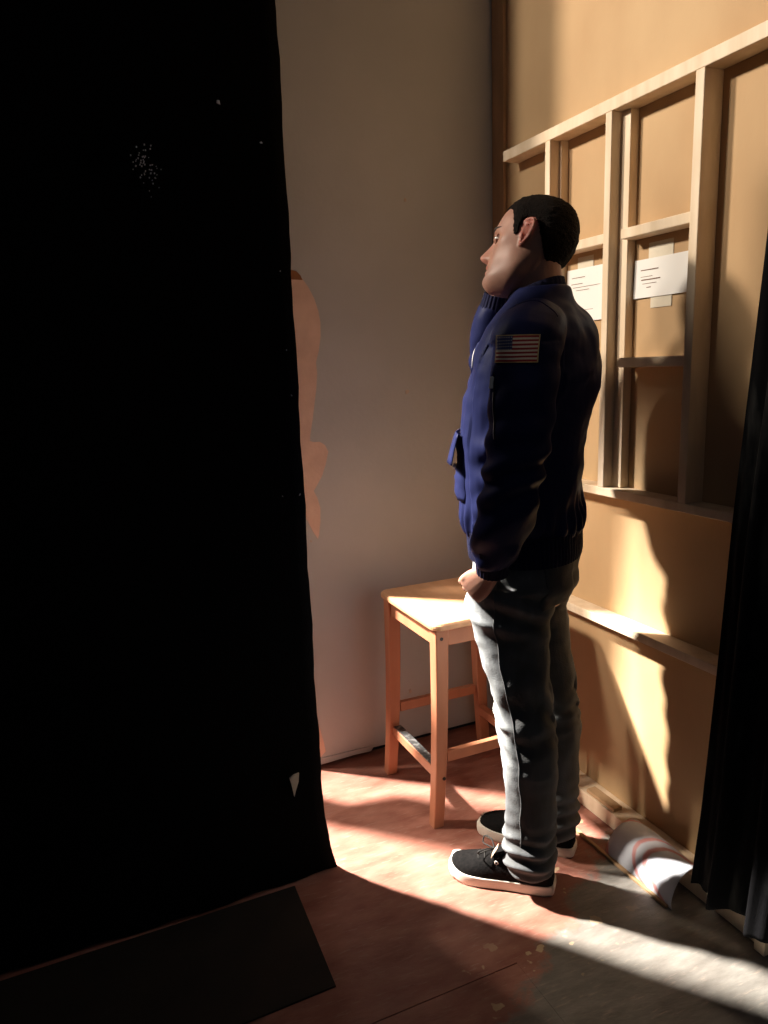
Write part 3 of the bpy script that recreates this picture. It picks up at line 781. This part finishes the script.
# hair: shell over the skull following a short-cropped hairline
def hair_edge(x, ay):
    return np.interp(x, [-0.11, -0.080, -0.064, -0.052, -0.042, -0.030, -0.018, -0.004, 0.008, 0.012, 0.022, 0.029, 0.036, 0.046, 0.060, 0.080, 0.11],
                        [-0.052, -0.054, -0.046, -0.022, 0.006, 0.034, 0.048, 0.050, 0.036, 0.006, 0.004, 0.024, 0.050, 0.067, 0.080, 0.087, 0.088])
def build_hair():
    G = HG.copy(); nr, nc = G.shape[:2]
    d = G[:, :, 2] - hair_edge(G[:, :, 0], np.abs(G[:, :, 1]))
    d += np.array([[0.004 * noise.noise(Vector((p * 60).tolist())) for p in row] for row in G])
    keep = d > 0
    # outward direction from the skull centre
    C0 = np.array([-0.005, 0, 0.02]); D = G - C0; D /= np.linalg.norm(D, axis=2)[:, :, None]
    th = 0.0022 + 0.0060 * np.clip(d / 0.055, 0, 1) ** 0.8
    top = np.clip((G[:, :, 2] - 0.05) / 0.06, 0, 1); th += 0.001 * top
    th += np.array([[0.0020 * noise.noise(Vector((p * 130).tolist())) + 0.0016 * noise.noise(Vector((p * 320).tolist())) for p in row] for row in G])
    O_ = G + D * th[:, :, None]; I_ = G - D * 0.004
    n = nr * nc
    V = np.vstack([h2b(O_.reshape(-1, 3)), h2b(I_.reshape(-1, 3))])
    F = []; edge = {}
    for i in range(nr - 1):
        for j in range(nc):
            k = (j + 1) % nc; q = (i * nc + j, i * nc + k, (i + 1) * nc + k, (i + 1) * nc + j)
            if keep[i, j] and keep[i, k] and keep[i + 1, k] and keep[i + 1, j]:
                F.append(q); F.append(tuple(v + n for v in q[::-1]))
                for a, b in zip(q, q[1:] + q[:1]):
                    if (b, a) in edge: del edge[(b, a)]
                    else: edge[(a, b)] = 1
    last = (nr - 1) * nc
    F.append(tuple(last + j for j in range(nc)))
    for j in range(nc):
        e = (last + (j + 1) % nc, last + j)
        edge.pop(e, None); edge.pop(e[::-1], None)
    for a, b in edge: F.append((b, a, a + n, b + n))
    used = sorted({v for f in F for v in f}); mp = {v: i for i, v in enumerate(used)}
    o = mesh_obj('hair', V[used], [tuple(mp[v] for v in f) for f in F], MT['hair'], person, smooth=True)
    return o
build_hair()

def face_details():
    for s in (1, -1):
        c = h2b([(0.0745, s * 0.0315, 0.0115)])[0]
        v, f = ball((0, 0, 0), 0.0122, 20, 14)
        e = mesh_obj('eye', v + c, f, MT['eye'], person, smooth=True)
        dirv = HR @ _n(np.array([1.0, s * 0.02, -0.02]))
        u = np.cross(dirv, (0, 0, 1)); u = _n(u); w = np.cross(u, dirv)
        P = [c + dirv * 0.0110]; 
        for r_, back in ((0.0028, 0.0122), (0.0054, 0.0114)):
            for k in range(14):
                a = 2 * math.pi * k / 14; P.append(c + dirv * back + (u * math.cos(a) + w * math.sin(a)) * r_)
        P[0] = c + dirv * 0.0126
        F = [(0, 1 + k, 1 + (k + 1) % 14) for k in range(14)] + [(1 + k, 15 + k, 15 + (k + 1) % 14, 1 + (k + 1) % 14) for k in range(14)] + [tuple(range(15, 29))[::-1]]
        mesh_obj('iris', P, F, MT['iris'], e, smooth=True)
        # lids
        for nm, a0, a1 in (('upper_eyelid', 10, 95), ('lower_eyelid', -80, -18)):
            V = []; nu, nv = 14, 7
            for rad in (0.0142, 0.0118):
                for i in range(nv + 1):
                    el = math.radians(a0 + (a1 - a0) * i / nv)
                    for j in range(nu + 1):
                        az = math.radians(-85 + 170 * j / nu)
                        op = 1.0 if i == 0 else 0.0
                        e2 = el + (math.radians(-14 if a0 > 0 else 12) * (abs(az) / 1.48) ** 2 if i == 0 else 0)
                        q = np.array([math.cos(e2) * math.cos(az), math.cos(e2) * math.sin(az), math.sin(e2)]) * rad
                        V.append(c + HR @ q)
            W = nu + 1; n = (nv + 1) * W; F = []
            for i in range(nv):
                for j in range(nu):
                    a = i * W + j; F += [(a, a + 1, a + W + 1, a + W), (n + a, n + a + W, n + a + W + 1, n + a + 1)]
            for j in range(nu):
                F += [(j, n + j, n + j + 1, j + 1), (nv * W + j, nv * W + j + 1, n + nv * W + j + 1, n + nv * W + j)]
            for i in range(nv):
                F += [(i * W, i * W + W, n + i * W + W, n + i * W), (i * W + nu, n + i * W + nu, n + i * W + W + nu, i * W + W + nu)]
            mesh_obj(nm, V, F, MT['skin'], person, smooth=True)
        # eyebrow
        P = []
        for q in np.linspace(0, 1, 9):
            y = s * (0.012 + 0.040 * q); z = 0.0335 + 0.0055 * math.sin(q * 2.2) - 0.004 * q
            o_ = Vector(h2b([(0.15, y, z)])[0]); dd = Vector((HR @ np.array([-1.0, 0, 0])))
            h = body_tree.ray_cast(o_, dd); P.append(np.array(h[0]) if h[0] else h2b([(0.1 - 0.02 * q, y, z)])[0])
        v, f = tube(P, [(0.0030, 0.0016), (0.0046, 0.0022), (0.0050, 0.0026), (0.0050, 0.0028), (0.0046, 0.0028), (0.004, 0.0026), (0.0026, 0.002), (0.002, 0.0017), (0.001, 0.001)], n=8, k=2, flat=(0, 0, 1))
        mesh_obj('eyebrow', v, f, MT['brow'], person, smooth=True)
face_details()

# ------------------------------------------------------------------ jeans
LEG_L = [(0.86, 0.105, -0.135), (0.80, 0.104, -0.118), (0.73, 0.090, -0.108), (0.664, 0.074, -0.108), (0.60, 0.054, -0.110), (0.543, 0.037, -0.114), (0.48, 0.026, -0.124),
         (0.419, 0.016, -0.131), (0.35, 0.009, -0.133), (0.276, 0.004, -0.131), (0.20, 0.003, -0.129), (0.14, 0.006, -0.128), (0.09, 0.008, -0.130), (0.062, 0.004, -0.126)]
def build_jeans():
    parts = [loft([(0.80, 0.070, -0.150, 0.0, 0.13), (0.85, 0.100, -0.160, 0.0, 0.176), (0.90, 0.106, -0.163, 0.0, 0.178), (0.95, 0.106, -0.160, 0.0, 0.172), (1.00, 0.100, -0.150, 0.0, 0.165), (1.03, 0.098, -0.145, 0, 0.162)], n=40, k=4, e=0.92)]
    for s in (1, -1):
        rows = []
        for z, xf, xb in LEG_L:
            q = min(1, max(0, (0.86 - z) / 0.5)); dx = 0.0 if s > 0 else -0.028 * min(1, (0.90 - z) / 0.35)
            half = (xf - xb) / 2 * (0.90 if z > 0.60 else 1.05)
            y0 = s * (0.088 + 0.007 * q) if s > 0 else s * (0.090 + 0.005 * q)
            rows.append((z, xf + dx, xb + dx, y0, half))
        parts.append(loft(rows[::-1], n=36, k=5, e=0.95))
    me = voxel(parts, 0.0042, 4, 0.5)
    co, no = mesh_arrays(me); x, y, z = co.T
    d = np.zeros(len(co)); 
    for i, p in enumerate(co):
        s = 1.0 if p[1] > 0 else -1.0
        zz = p[2]; ang = math.atan2(p[1] - s * 0.092, p[0] + 0.05)
        f = 0.0
        # bunched cloth over the shoe
        k = math.exp(-((zz - 0.115) / 0.075) ** 2)
        f += k * 0.0070 * math.sin(zz * 150 + 2.2 * math.sin(ang * 2 + s) + 7 * noise.noise(Vector((p[0] * 7, p[1] * 7, s))))
        # knee and thigh folds, running obliquely
        k2 = math.exp(-((zz - 0.50) / 0.10) ** 2)
        f += k2 * 0.0035 * math.sin(zz * 95 + ang * 2.6 + 9 * noise.noise(Vector((p[0] * 6, p[1] * 6, zz * 5))))
        k3 = math.exp(-((zz - 0.80) / 0.08) ** 2)
        f += k3 * 0.0050 * math.sin(zz * 85 - p[0] * 38 + 3 * noise.noise(Vector((p[0] * 5, p[1] * 5, zz * 5))))
        f += 0.0055 * noise.noise(Vector((p[0] * 11, p[1] * 11, zz * 13))) + 0.002 * noise.noise(Vector((p[0] * 30, p[1] * 30, zz * 42)))
        d[i] = f
    co = co + no * d[:, None]; set_co(me, co)
    # where the dye has been washed out: thigh fronts, knees, whiskers along the folds
    lx = np.interp(z[::1], [r[0] for r in LEG_L][::-1], [(r[1] + r[2]) / 2 for r in LEG_L][::-1])
    hd = np.interp(z, [r[0] for r in LEG_L][::-1], [(r[1] - r[2]) / 2 for r in LEG_L][::-1])
    fr = np.clip((x - lx) / hd, -1, 1)
    fade = 0.10 + 0.62 * np.clip((fr - 0.15) / 0.7, 0, 1) * np.clip((z - 0.22) / 0.15, 0.25, 1)
    fade += 0.30 * gs(z - 0.47, 0.07) * np.clip((fr + 0.2) / 0.8, 0, 1) + np.clip(d * 45, -0.12, 0.16)
    a = me.attributes.new('fade', 'FLOAT', 'POINT'); a.data.foreach_set('value', fade.astype(np.float32))
    j = link_mesh('jeans', me, MT['denim'], person)
    tree = bvh(me)
    # outer seam and pocket edge on the near side
    def on_side(x_, z_, s=1): 
        h = tree.ray_cast(Vector((x_, s * 0.5, z_)), Vector((0, -s, 0)))
        return np.array(h[0]) + np.array((0, s * 0.0008, 0)) if h[0] else None
    for s in (1, -1):
        P = []
        for zz in np.linspace(0.90, 0.16, 46):
            xx = np.interp(zz, [r[0] for r in LEG_L][::-1], [0.58 * r[1] + 0.42 * r[2] for r in LEG_L][::-1]) + (0 if s > 0 else -0.028)
            p = on_side(xx + 0.002 * math.sin(zz * 60), zz, s)
            if p is not None: P.append(p)
        v, f = tube(P, [0.0016] * len(P), n=6, k=1); mesh_obj('side_seam', v, f, MT['seam'], j, smooth=True)
    # back pocket on the near side
    def back(b, c): return (-0.4, 0.045 + 0.105 * b, 0.925 - 0.12 * c)
    pts = decal(tree, back, (1, 0, 0), 8, 8, 0.0025)
    solid_sheet('back_pocket', pts, 8, 8, 0.004, (-1, 0, 0), MT['denim'], j, smooth=True)
    # torn knee with pale threads
    parts_ = []
    for k in range(26):
        z0 = 0.545 - 0.0026 * k + random.uniform(-0.002, 0.002); P = []
        y0, y1 = 0.062 + random.uniform(0, 0.02), 0.125 + random.uniform(-0.02, 0.006)
        for q in np.linspace(0, 1, 6):
            h = tree.ray_cast(Vector((0.5, y0 + (y1 - y0) * q, z0 + 0.004 * math.sin(q * 5 + k))), Vector((-1, 0, 0)))
            if h[0]: P.append(np.array(h[0]) + np.array((random.uniform(0.0005, 0.003), 0, 0)))
        if len(P) > 3: parts_.append(tube(P, [0.0006] * len(P), n=4, k=1, cap_round=False))
    v, f = merge(parts_); t_ = mesh_obj('torn_threads', v, f, MT['white_thread'], j); t_['kind'] = 'stuff'
    return j
build_jeans()

# ------------------------------------------------------------------ jacket
def build_jacket():
    torso = loft([(0.965, 0.105, -0.150, 0.0, 0.170), (0.985, 0.122, -0.166, 0.0, 0.186), (1.02, 0.131, -0.170, 0.0, 0.196), (1.07, 0.132, -0.168, 0.0, 0.198), (1.13, 0.131, -0.163, 0.0, 0.198),
                  (1.21, 0.128, -0.172, 0.0, 0.202), (1.285, 0.122, -0.188, 0.0, 0.206), (1.35, 0.112, -0.200, 0.0, 0.208), (1.42, 0.092, -0.201, 0.0, 0.204), (1.47, 0.066, -0.188, 0.0, 0.182),
                  (1.51, 0.036, -0.168, 0.0, 0.142), (1.545, 0.008, -0.143, 0.0, 0.098), (1.570, -0.004, -0.128, 0.0, 0.074)], n=44, k=4, e=0.9)
    ls = tube([(-0.075, 0.105, 1.475), (-0.072, 0.165, 1.462), (-0.074, 0.213, 1.425), (-0.074, 0.243, 1.34), (-0.070, 0.262, 1.25), (-0.060, 0.272, 1.165), (-0.042, 0.264, 1.08), (-0.020, 0.248, 1.01), (0.002, 0.235, 0.965)],
              [(0.070, 0.060), (0.076, 0.066), (0.078, 0.068), (0.074, 0.064), (0.071, 0.061), (0.068, 0.060), (0.065, 0.058), (0.061, 0.055), (0.050, 0.046)], n=26, k=5, flat=(1, 0, 0))
    rs = tube([(-0.060, -0.105, 1.475), (-0.048, -0.160, 1.460), (-0.025, -0.188, 1.410), (0.020, -0.196, 1.320), (0.070, -0.192, 1.258), (0.102, -0.178, 1.275), (0.110, -0.155, 1.360), (0.102, -0.134, 1.445), (0.088, -0.116, 1.520)],
              [0.066, 0.070, 0.070, 0.066, 0.062, 0.060, 0.058, 0.054, 0.046], n=24, k=5)
    me = voxel([torso, ls, rs], 0.0046, 4, 0.5)
    co, no = mesh_arrays(me); d = np.zeros(len(co))
    for i, p in enumerate(co):
        x, y, z = p; f = 0.0
        wl = min(1, max(0, (y - 0.165) / 0.03)) * min(1, max(0, (1.44 - z) / 0.10))
        if wl > 0:        # near sleeve: slanting folds, tighter at elbow and cuff
            k = wl * (0.5 + 0.9 * math.exp(-((z - 1.15) / 0.09) ** 2) + 0.9 * math.exp(-((z - 0.99) / 0.05) ** 2))
            f += 0.0042 * k * math.sin(z * 88 + x * 30 + 5.0 * noise.noise(Vector((x * 7, y * 7, z * 5))))
        elif y < -0.12 and x > 0.05:
            f += 0.0045 * math.sin(z * 75 + y * 30 + 4 * noise.noise(Vector((x * 6, y * 6, z * 5))))
        else:
            k = math.exp(-((z - 1.01) / 0.045) ** 2)
            f += 0.0055 * k * math.sin(math.atan2(y, x) * 26 + 3 * noise.noise(Vector((x * 6, y * 6, z * 4))))
            f += 0.0045 * math.sin(z * 30 + x * 22 + y * 16 + 5 * noise.noise(Vector((x * 5, y * 5, z * 5))))
        f += 0.0065 * noise.noise(Vector((x * 9, y * 9, z * 11))) + 0.0028 * noise.noise(Vector((x * 24, y * 24, z * 30)))
        d[i] = f
    set_co(me, co + no * d[:, None])
    j = link_mesh('jacket', me, MT['jacket'], person); tree = bvh(me)
    # ribbed waistband: upright ribs as real relief
    def rib_ring(name, rows, n, amp, k=3, e=0.9, thick=0.004):
        R = spline(rows, k); V = []; t = np.linspace(0, 2 * np.pi, n, endpoint=False)
        rip = amp * np.where(np.arange(n) % 4 < 2, 1.0, -1.0)
        for lay in (0, 1):
            for z, xf, xb, y0, yw in (R if lay == 0 else R[::-1]):
                c, s = sp(np.cos(t), e), sp(np.sin(t), e); xc = (xf + xb) / 2; a = (xf - xb) / 2
                o_ = rip if lay == 0 else -thick
                V.append(np.stack([xc + (a + o_) * c, y0 + (yw + o_) * s, np.full(n, z)], 1))
        m_ = 2 * len(R); F = grid_faces(m_, n, True, False)
        F += [((m_ - 1) * n + q, (m_ - 1) * n + (q + 1) % n, (q + 1) % n, q) for q in range(n)]
        return np.vstack(V), F
    v, f = rib_ring('waistband', [(0.912, 0.114, -0.166, 0, 0.182), (0.93, 0.117, -0.168, 0, 0.184), (0.96, 0.119, -0.167, 0, 0.185), (0.985, 0.122, -0.167, 0, 0.186)], 320, 0.0009)
    mesh_obj('waistband', v, f, MT['rib'], j)
    # collar: stands up around the neck, higher at the back
    n = 120; V = []; t = np.linspace(0, 2 * np.pi, n, endpoint=False)
    lay = [(0.0, 1.16, 0.0), (0.3, 1.07, 0.004), (0.7, 1.01, 0.0062), (1.0, 0.985, 0.005), (1.06, 0.96, 0.0), (1.0, 0.93, -0.0045), (0.6, 0.95, -0.005), (0.0, 1.05, -0.006)]
    for hgt, sc, o_ in lay:
        c, s = np.cos(t), np.sin(t)
        base = 1.532 + 0.018 * (1 - c) / 2; top = 1.556 + 0.040 * (1 - c) / 2
        rip = 0.0006 * np.where(np.arange(n) % 4 < 2, 1, -1) * (1 if o_ >= 0 else 0)
        rx = 0.062 * sc + o_ + rip; ry = 0.064 * sc + o_ + rip
        V.append(np.stack([-0.052 + rx * c + 0.002 * hgt, ry * s, base + (top - base) * hgt], 1))
    F = grid_faces(len(lay), n, True, False) + [((len(lay) - 1) * n + q, (len(lay) - 1) * n + (q + 1) % n, (q + 1) % n, q) for q in range(n)]
    mesh_obj('collar', np.vstack(V), F, MT['rib'], j, smooth=True)
    # cuffs
    def cuff(P, r):
        A = spline(np.hstack([np.array(P), np.array(r)[:, None]]), 4); T = np.gradient(A[:, :3], axis=0); T /= np.linalg.norm(T, axis=1)[:, None]
        n = 96; V = []; t = np.linspace(0, 2 * np.pi, n, endpoint=False); u = np.array([1.0, 0, 0]); rows = []
        for i in range(len(A)):
            u = u - T[i] * np.dot(u, T[i]); u /= np.linalg.norm(u); rows.append((A[i, :3], u.copy(), np.cross(T[i], u), A[i, 3]))
        for lay, seq in ((0, rows), (1, rows[::-1])):
            for p, u_, w_, r_ in seq:
                rr = r_ + (0.0008 * np.where(np.arange(n) % 4 < 2, 1, -1) if lay == 0 else -0.004)
                V.append(p + (np.cos(t) * rr)[:, None] * u_ + (np.sin(t) * rr)[:, None] * w_)
        m_ = len(V); F = grid_faces(m_, n, True, False) + [((m_ - 1) * n + q, (m_ - 1) * n + (q + 1) % n, (q + 1) % n, q) for q in range(n)]
        mesh_obj('cuff', np.vstack(V), F, MT['rib'], j)
    cuff([(-0.006, 0.234, 0.978), (0.001, 0.222, 0.945), (0.006, 0.213, 0.910)], [0.047, 0.0415, 0.037])
    cuff([(0.090, -0.119, 1.512), (0.081, -0.110, 1.544), (0.072, -0.104, 1.574)], [0.046, 0.040, 0.036])
    # flag patch on the near sleeve
    def fo(a, b): return (-0.022 - 0.091 * a, 0.6, 1.456 - 0.058 * b - 0.002 * a)
    NU, NV = 52, 28
    pts = smooth_grid(decal(tree, fo, (0, -1, 0), NU, NV, 0.0040), NU, NV, 30)
    def fm(jx, iy):
        if jx < 1 or jx >= NU - 1 or iy < 1 or iy >= NV - 1: return 3
        row = (iy - 1) // 2; jx -= 1
        if jx < 21 and row < 7:
            return 0 if (jx % 3 == 1 and (iy - 1) % 3 == 1) else 2
        return 1 if row % 2 == 0 else 0
    solid_sheet('flag_patch', pts, NU, NV, 0.003, (0, 1, 0), [MT['flag_white'], MT['flag_red'], MT['flag_blue'], MT['flag_edge']], j, face_mat=fm)
    # sleeve pocket zip with puller below the flag
    P = []
    for q in np.linspace(0, 1, 22):
        h = tree.ray_cast(Vector((-0.018 - 0.012 * q, 0.6, 1.375 - 0.135 * q)), Vector((0, -1, 0)))
        if h[0]: P.append(np.array(h[0]) + np.array(h[1]) * 0.0005)
    v, f = tube(P, [0.0024] * len(P), n=6, k=1); z_ = mesh_obj('sleeve_zip', v, f, MT['lining'], j)
    v, f = tube(np.array(P)[6:] + np.array((0.0018, 0.0012, 0)), [0.0009] * (len(P) - 6), n=5, k=1); mesh_obj('zip_teeth', v, f, MT['silver'], z_)
    a = P[1] + np.array((0.002, 0.004, 0)); b = a + np.array((0.002, 0.004, -0.022))
    v, f = tube([a, a * 0.5 + b * 0.5, b], [(0.0022, 0.0045), (0.0018, 0.0038), (0.0018, 0.005)], n=8, k=3, flat=(0, 1, 0)); mesh_obj('zip_pull', v, f, MT['silver'], z_)
    # flapped pocket on the near front
    def cast_front(y_, z_):
        h = tree.ray_cast(Vector((0.6, y_, z_)), Vector((-1, 0, 0))); return np.array(h[0]) + np.array((0.003, 0, 0)) if h[0] else np.array((0.12, y_, z_))
    NUp, NVp = 10, 14; pts = []
    for i in range(NVp + 1):
        for jx in range(NUp + 1):
            p = cast_front(0.030 + 0.105 * jx / NUp, 1.062 + 0.165 * i / NVp)
            bul = 0.014 * math.sin(math.pi * jx / NUp) ** 0.5 * math.sin(math.pi * (0.1 + 0.8 * i / NVp)) ** 0.5
            p[0] += bul + 0.006 * noise.noise(Vector((p[0] * 20, p[1] * 22, p[2] * 60))) + 0.003 * noise.noise(Vector((p * 70).tolist())); pts.append(p)
    pk = solid_sheet('front_pocket', pts, NUp, NVp, 0.006, (1, 0, 0), MT['jacket'], j, smooth=True)
    pts = []
    for i in range(7):
        for jx in range(NUp + 1):
            p = cast_front(0.026 + 0.113 * jx / NUp, 1.236 - 0.004 * jx / NUp)
            q = i / 6.0
            pts.append(p + np.array((0.012 * (1 - q) * 0 + 0.010 + 0.030 * q ** 0.8 * (1 - 0.35 * jx / NUp), 0, -0.078 * q)))
    fl = solid_sheet('pocket_flap', pts, NUp, 6, 0.003, (1, 0, 0.2), MT['jacket'], j, smooth=True)
    c = cast_front(0.085, 1.148) + np.array((0.016, 0.012, 0))
    v, f = ball((0, 0, 0), (0.004, 0.0075, 0.0075), 14, 8); mesh_obj('snap_button', v + c, f, MT['silver'], j, smooth=True)
    # zip line down the front and round chest emblem
    P = [cast_front(-0.004 + 0.003 * math.sin(z * 20), z) for z in np.linspace(0.93, 1.50, 40)]
    v, f = tube(np.array(P) - np.array((0.001, 0, 0)), [0.004] * 40, n=8, k=1); mesh_obj('front_zip', v, f, MT['lining'], j)
    ec = (0.070, 1.412); V = []; F = []; mi = []
    def ering(r, off): return [cast_front(ec[0] + r * math.cos(a), ec[1] + r * math.sin(a)) + np.array((off, 0, 0)) for a in np.linspace(0, 2 * np.pi, 28, endpoint=False)]
    R_ = [ering(0.038, -0.006), ering(0.038, 0.0), ering(0.030, 0.0006), ering(0.014, 0.0008)]
    V = np.vstack(R_ + [[cast_front(*ec) + np.array((0.0008, 0, 0))]])
    for a in range(3):
        for q in range(28):
            F.append((a * 28 + q, a * 28 + (q + 1) % 28, (a + 1) * 28 + (q + 1) % 28, (a + 1) * 28 + q)); mi.append((0 if a == 1 and q % 5 < 3 else 2) if a < 2 else (1 if q % 9 in (2, 3) else 2))
    for q in range(28): F.append((84 + q, 84 + (q + 1) % 28, 112)); mi.append(0 if q % 7 < 3 else 2)
    e_ = mesh_obj('round_emblem', V, F, [MT['emb_white'], MT['emb_red'], MT['flag_blue']], j); e_.data.polygons.foreach_set('material_index', mi)
    # shoulder seam where the sleeve is set in
    P = []
    for q in np.linspace(0, 1, 24):
        a = math.pi * (0.02 + 0.8 * q); o_ = Vector((-0.075 + 0.085 * math.cos(a), 0.185 - 0.02 * math.cos(a), 1.40 + 0.2 * math.sin(a)))
        tgt = Vector((-0.075, 0.165, 1.40)); h = tree.ray_cast(o_ + (o_ - tgt).normalized() * 0.2, (tgt - o_).normalized())
        if h[0]: P.append(np.array(h[0]))
    if len(P) > 4:
        v, f = tube(P, [0.0016] * len(P), n=6, k=1); mesh_obj('sleeve_seam', v, f, MT['jacket'], j)
    return j
build_jacket()

# ------------------------------------------------------------------ shoes
def shoe(side, loc, rz):
    def T(P): 
        P = np.array(P, float); c, s_ = math.cos(rz), math.sin(rz); Q = P.copy(); Q[:, 1] *= side
        return np.stack([loc[0] + Q[:, 0] * c - Q[:, 1] * s_, loc[1] + Q[:, 0] * s_ + Q[:, 1] * c, Q[:, 2]], 1)
    #        x, half width, centre y, top z
    ST = [(-0.138, 0.016, 0.000, 0.060), (-0.132, 0.026, 0.000, 0.074), (-0.115, 0.033, 0.000, 0.084), (-0.085, 0.036, 0.000, 0.088), (-0.050, 0.037, 0.001, 0.094), (-0.015, 0.039, 0.002, 0.098),
          (0.020, 0.043, 0.003, 0.088), (0.055, 0.047, 0.004, 0.073), (0.090, 0.048, 0.004, 0.060), (0.115, 0.044, 0.002, 0.053), (0.135, 0.034, -0.002, 0.046), (0.146, 0.020, -0.005, 0.038)]
    A = spline(ST, 4); n = 26; V = []
    for x, w, c, h in A:
        for k in range(n):
            a = math.pi * k / (n - 1); yy = w * np.sign(math.cos(a)) * abs(math.cos(a)) ** 0.7
            zz = 0.016 + (h - 0.016) * abs(math.sin(a)) ** 0.75
            V.append((x, c + yy * (1 - 0.16 * max(0, (zz - 0.05) / 0.05)), zz + 0.0009 * math.sin(k * 1.7) * math.sin(x * 300)))
    F = []
    for i in range(len(A) - 1):
        for k in range(n): F.append((i * n + k, i * n + (k + 1) % n, (i + 1) * n + (k + 1) % n, (i + 1) * n + k))
    F += [tuple(range(n)), tuple((len(A) - 1) * n + k for k in range(n))]
    up = mesh_obj('shoe', T(V), F, MT['shoe'], person, smooth=True)
    # rubber sole with toe spring
    out = []
    for x, w, c, h in A: out.append((x, c + w + 0.0035))
    for x, w, c, h in A[::-1]: out.append((x, c - w - 0.0035))
    cx = 0.005; lay = [(0.0, 0.955), (0.002, 0.985), (0.008, 1.0), (0.018, 1.0), (0.027, 0.995), (0.0285, 0.985), (0.0285, 0.93)]
    V = []
    for z, s_ in lay:
        for x, y in out:
            spring = 0.007 * max(0, (x - 0.09) / 0.06) ** 2
            xx = cx + (x - cx) * (1 + (s_ - 1) * 0.6) + (0.004 if x > 0.13 else (-0.004 if x < -0.13 else 0)); V.append((xx, y * s_, z + spring + (0.004 * max(0, (x - 0.05) / 0.1) if z > 0.02 else 0)))
    mesh_obj('sole', T(V), grid_faces(len(lay), len(out)), MT['sole'], up, smooth=True)
    # tongue, tag, eyelets and laces
    pts = []
    for i in range(7):
        q = i / 6; x = 0.030 - 0.070 * q; z = 0.086 + 0.034 * q
        for k in range(5): yy = 0.022 * (k / 4 - 0.5) * 2; pts.append((x, 0.003 + yy, z - 14 * yy * yy + 0.004))
    solid_sheet('tongue', T(pts), 4, 6, 0.003, (0.3, 0, 0.9), MT['shoe'], up, smooth=True)
    pts = []
    for i in range(5):
        q = i / 4
        for k in range(4):
            yy = 0.014 + 0.016 * k / 3; pts.append((0.026 - 0.018 * q, yy + 0.006, 0.090 + 0.034 * q - 0.35 * (yy - 0.014)))
    solid_sheet('tag', T(pts), 3, 4, 0.0018, (0.3, 0.5 * side, 0.8), MT['tag'], up, smooth=True)
    for k in range(5):
        x = 0.068 - 0.018 * k; zt = np.interp(x, [a[0] for a in A], [a[3] for a in A])
        P = [(x - 0.006, -0.022, zt - 0.007), (x - 0.003, -0.010, zt + 0.001), (x, 0.003, zt + 0.0035), (x - 0.003, 0.016, zt + 0.001), (x - 0.006, 0.028, zt - 0.007)]
        v, f = tube(T(P), [0.0022] * 5, n=6, k=3); mesh_obj('lace', v, f, MT['lace'], up, smooth=True)
    x = 0.010; zt = 0.0905
    for sy in (1,):
        P = [(x + 0.0045 * math.cos(a), 0.0400, zt - 0.014 + 0.0045 * math.sin(a)) for a in np.linspace(0, 2 * np.pi, 13)]
        v, f = tube(T(P), [0.0014] * 13, n=6, k=1, cap_round=False); mesh_obj('eyelet', v, f, MT['silver'], up, smooth=True)
    for sy in (1, -1):
        P = [(0.022, 0.003, 0.092), (0.036, 0.003 + sy * 0.022, 0.104), (0.058, 0.003 + sy * 0.036, 0.100), (0.060, 0.003 + sy * 0.026, 0.086), (0.040, 0.003 + sy * 0.010, 0.090), (0.022, 0.003, 0.092)]
        v, f = tube(T(P), [0.0019] * 6, n=6, k=5); mesh_obj('lace', v, f, MT['lace'], up, smooth=True)
    return up
shoe(1, (0.012, 0.096), math.radians(3))
shoe(-1, (-0.014, -0.096), math.radians(-4))
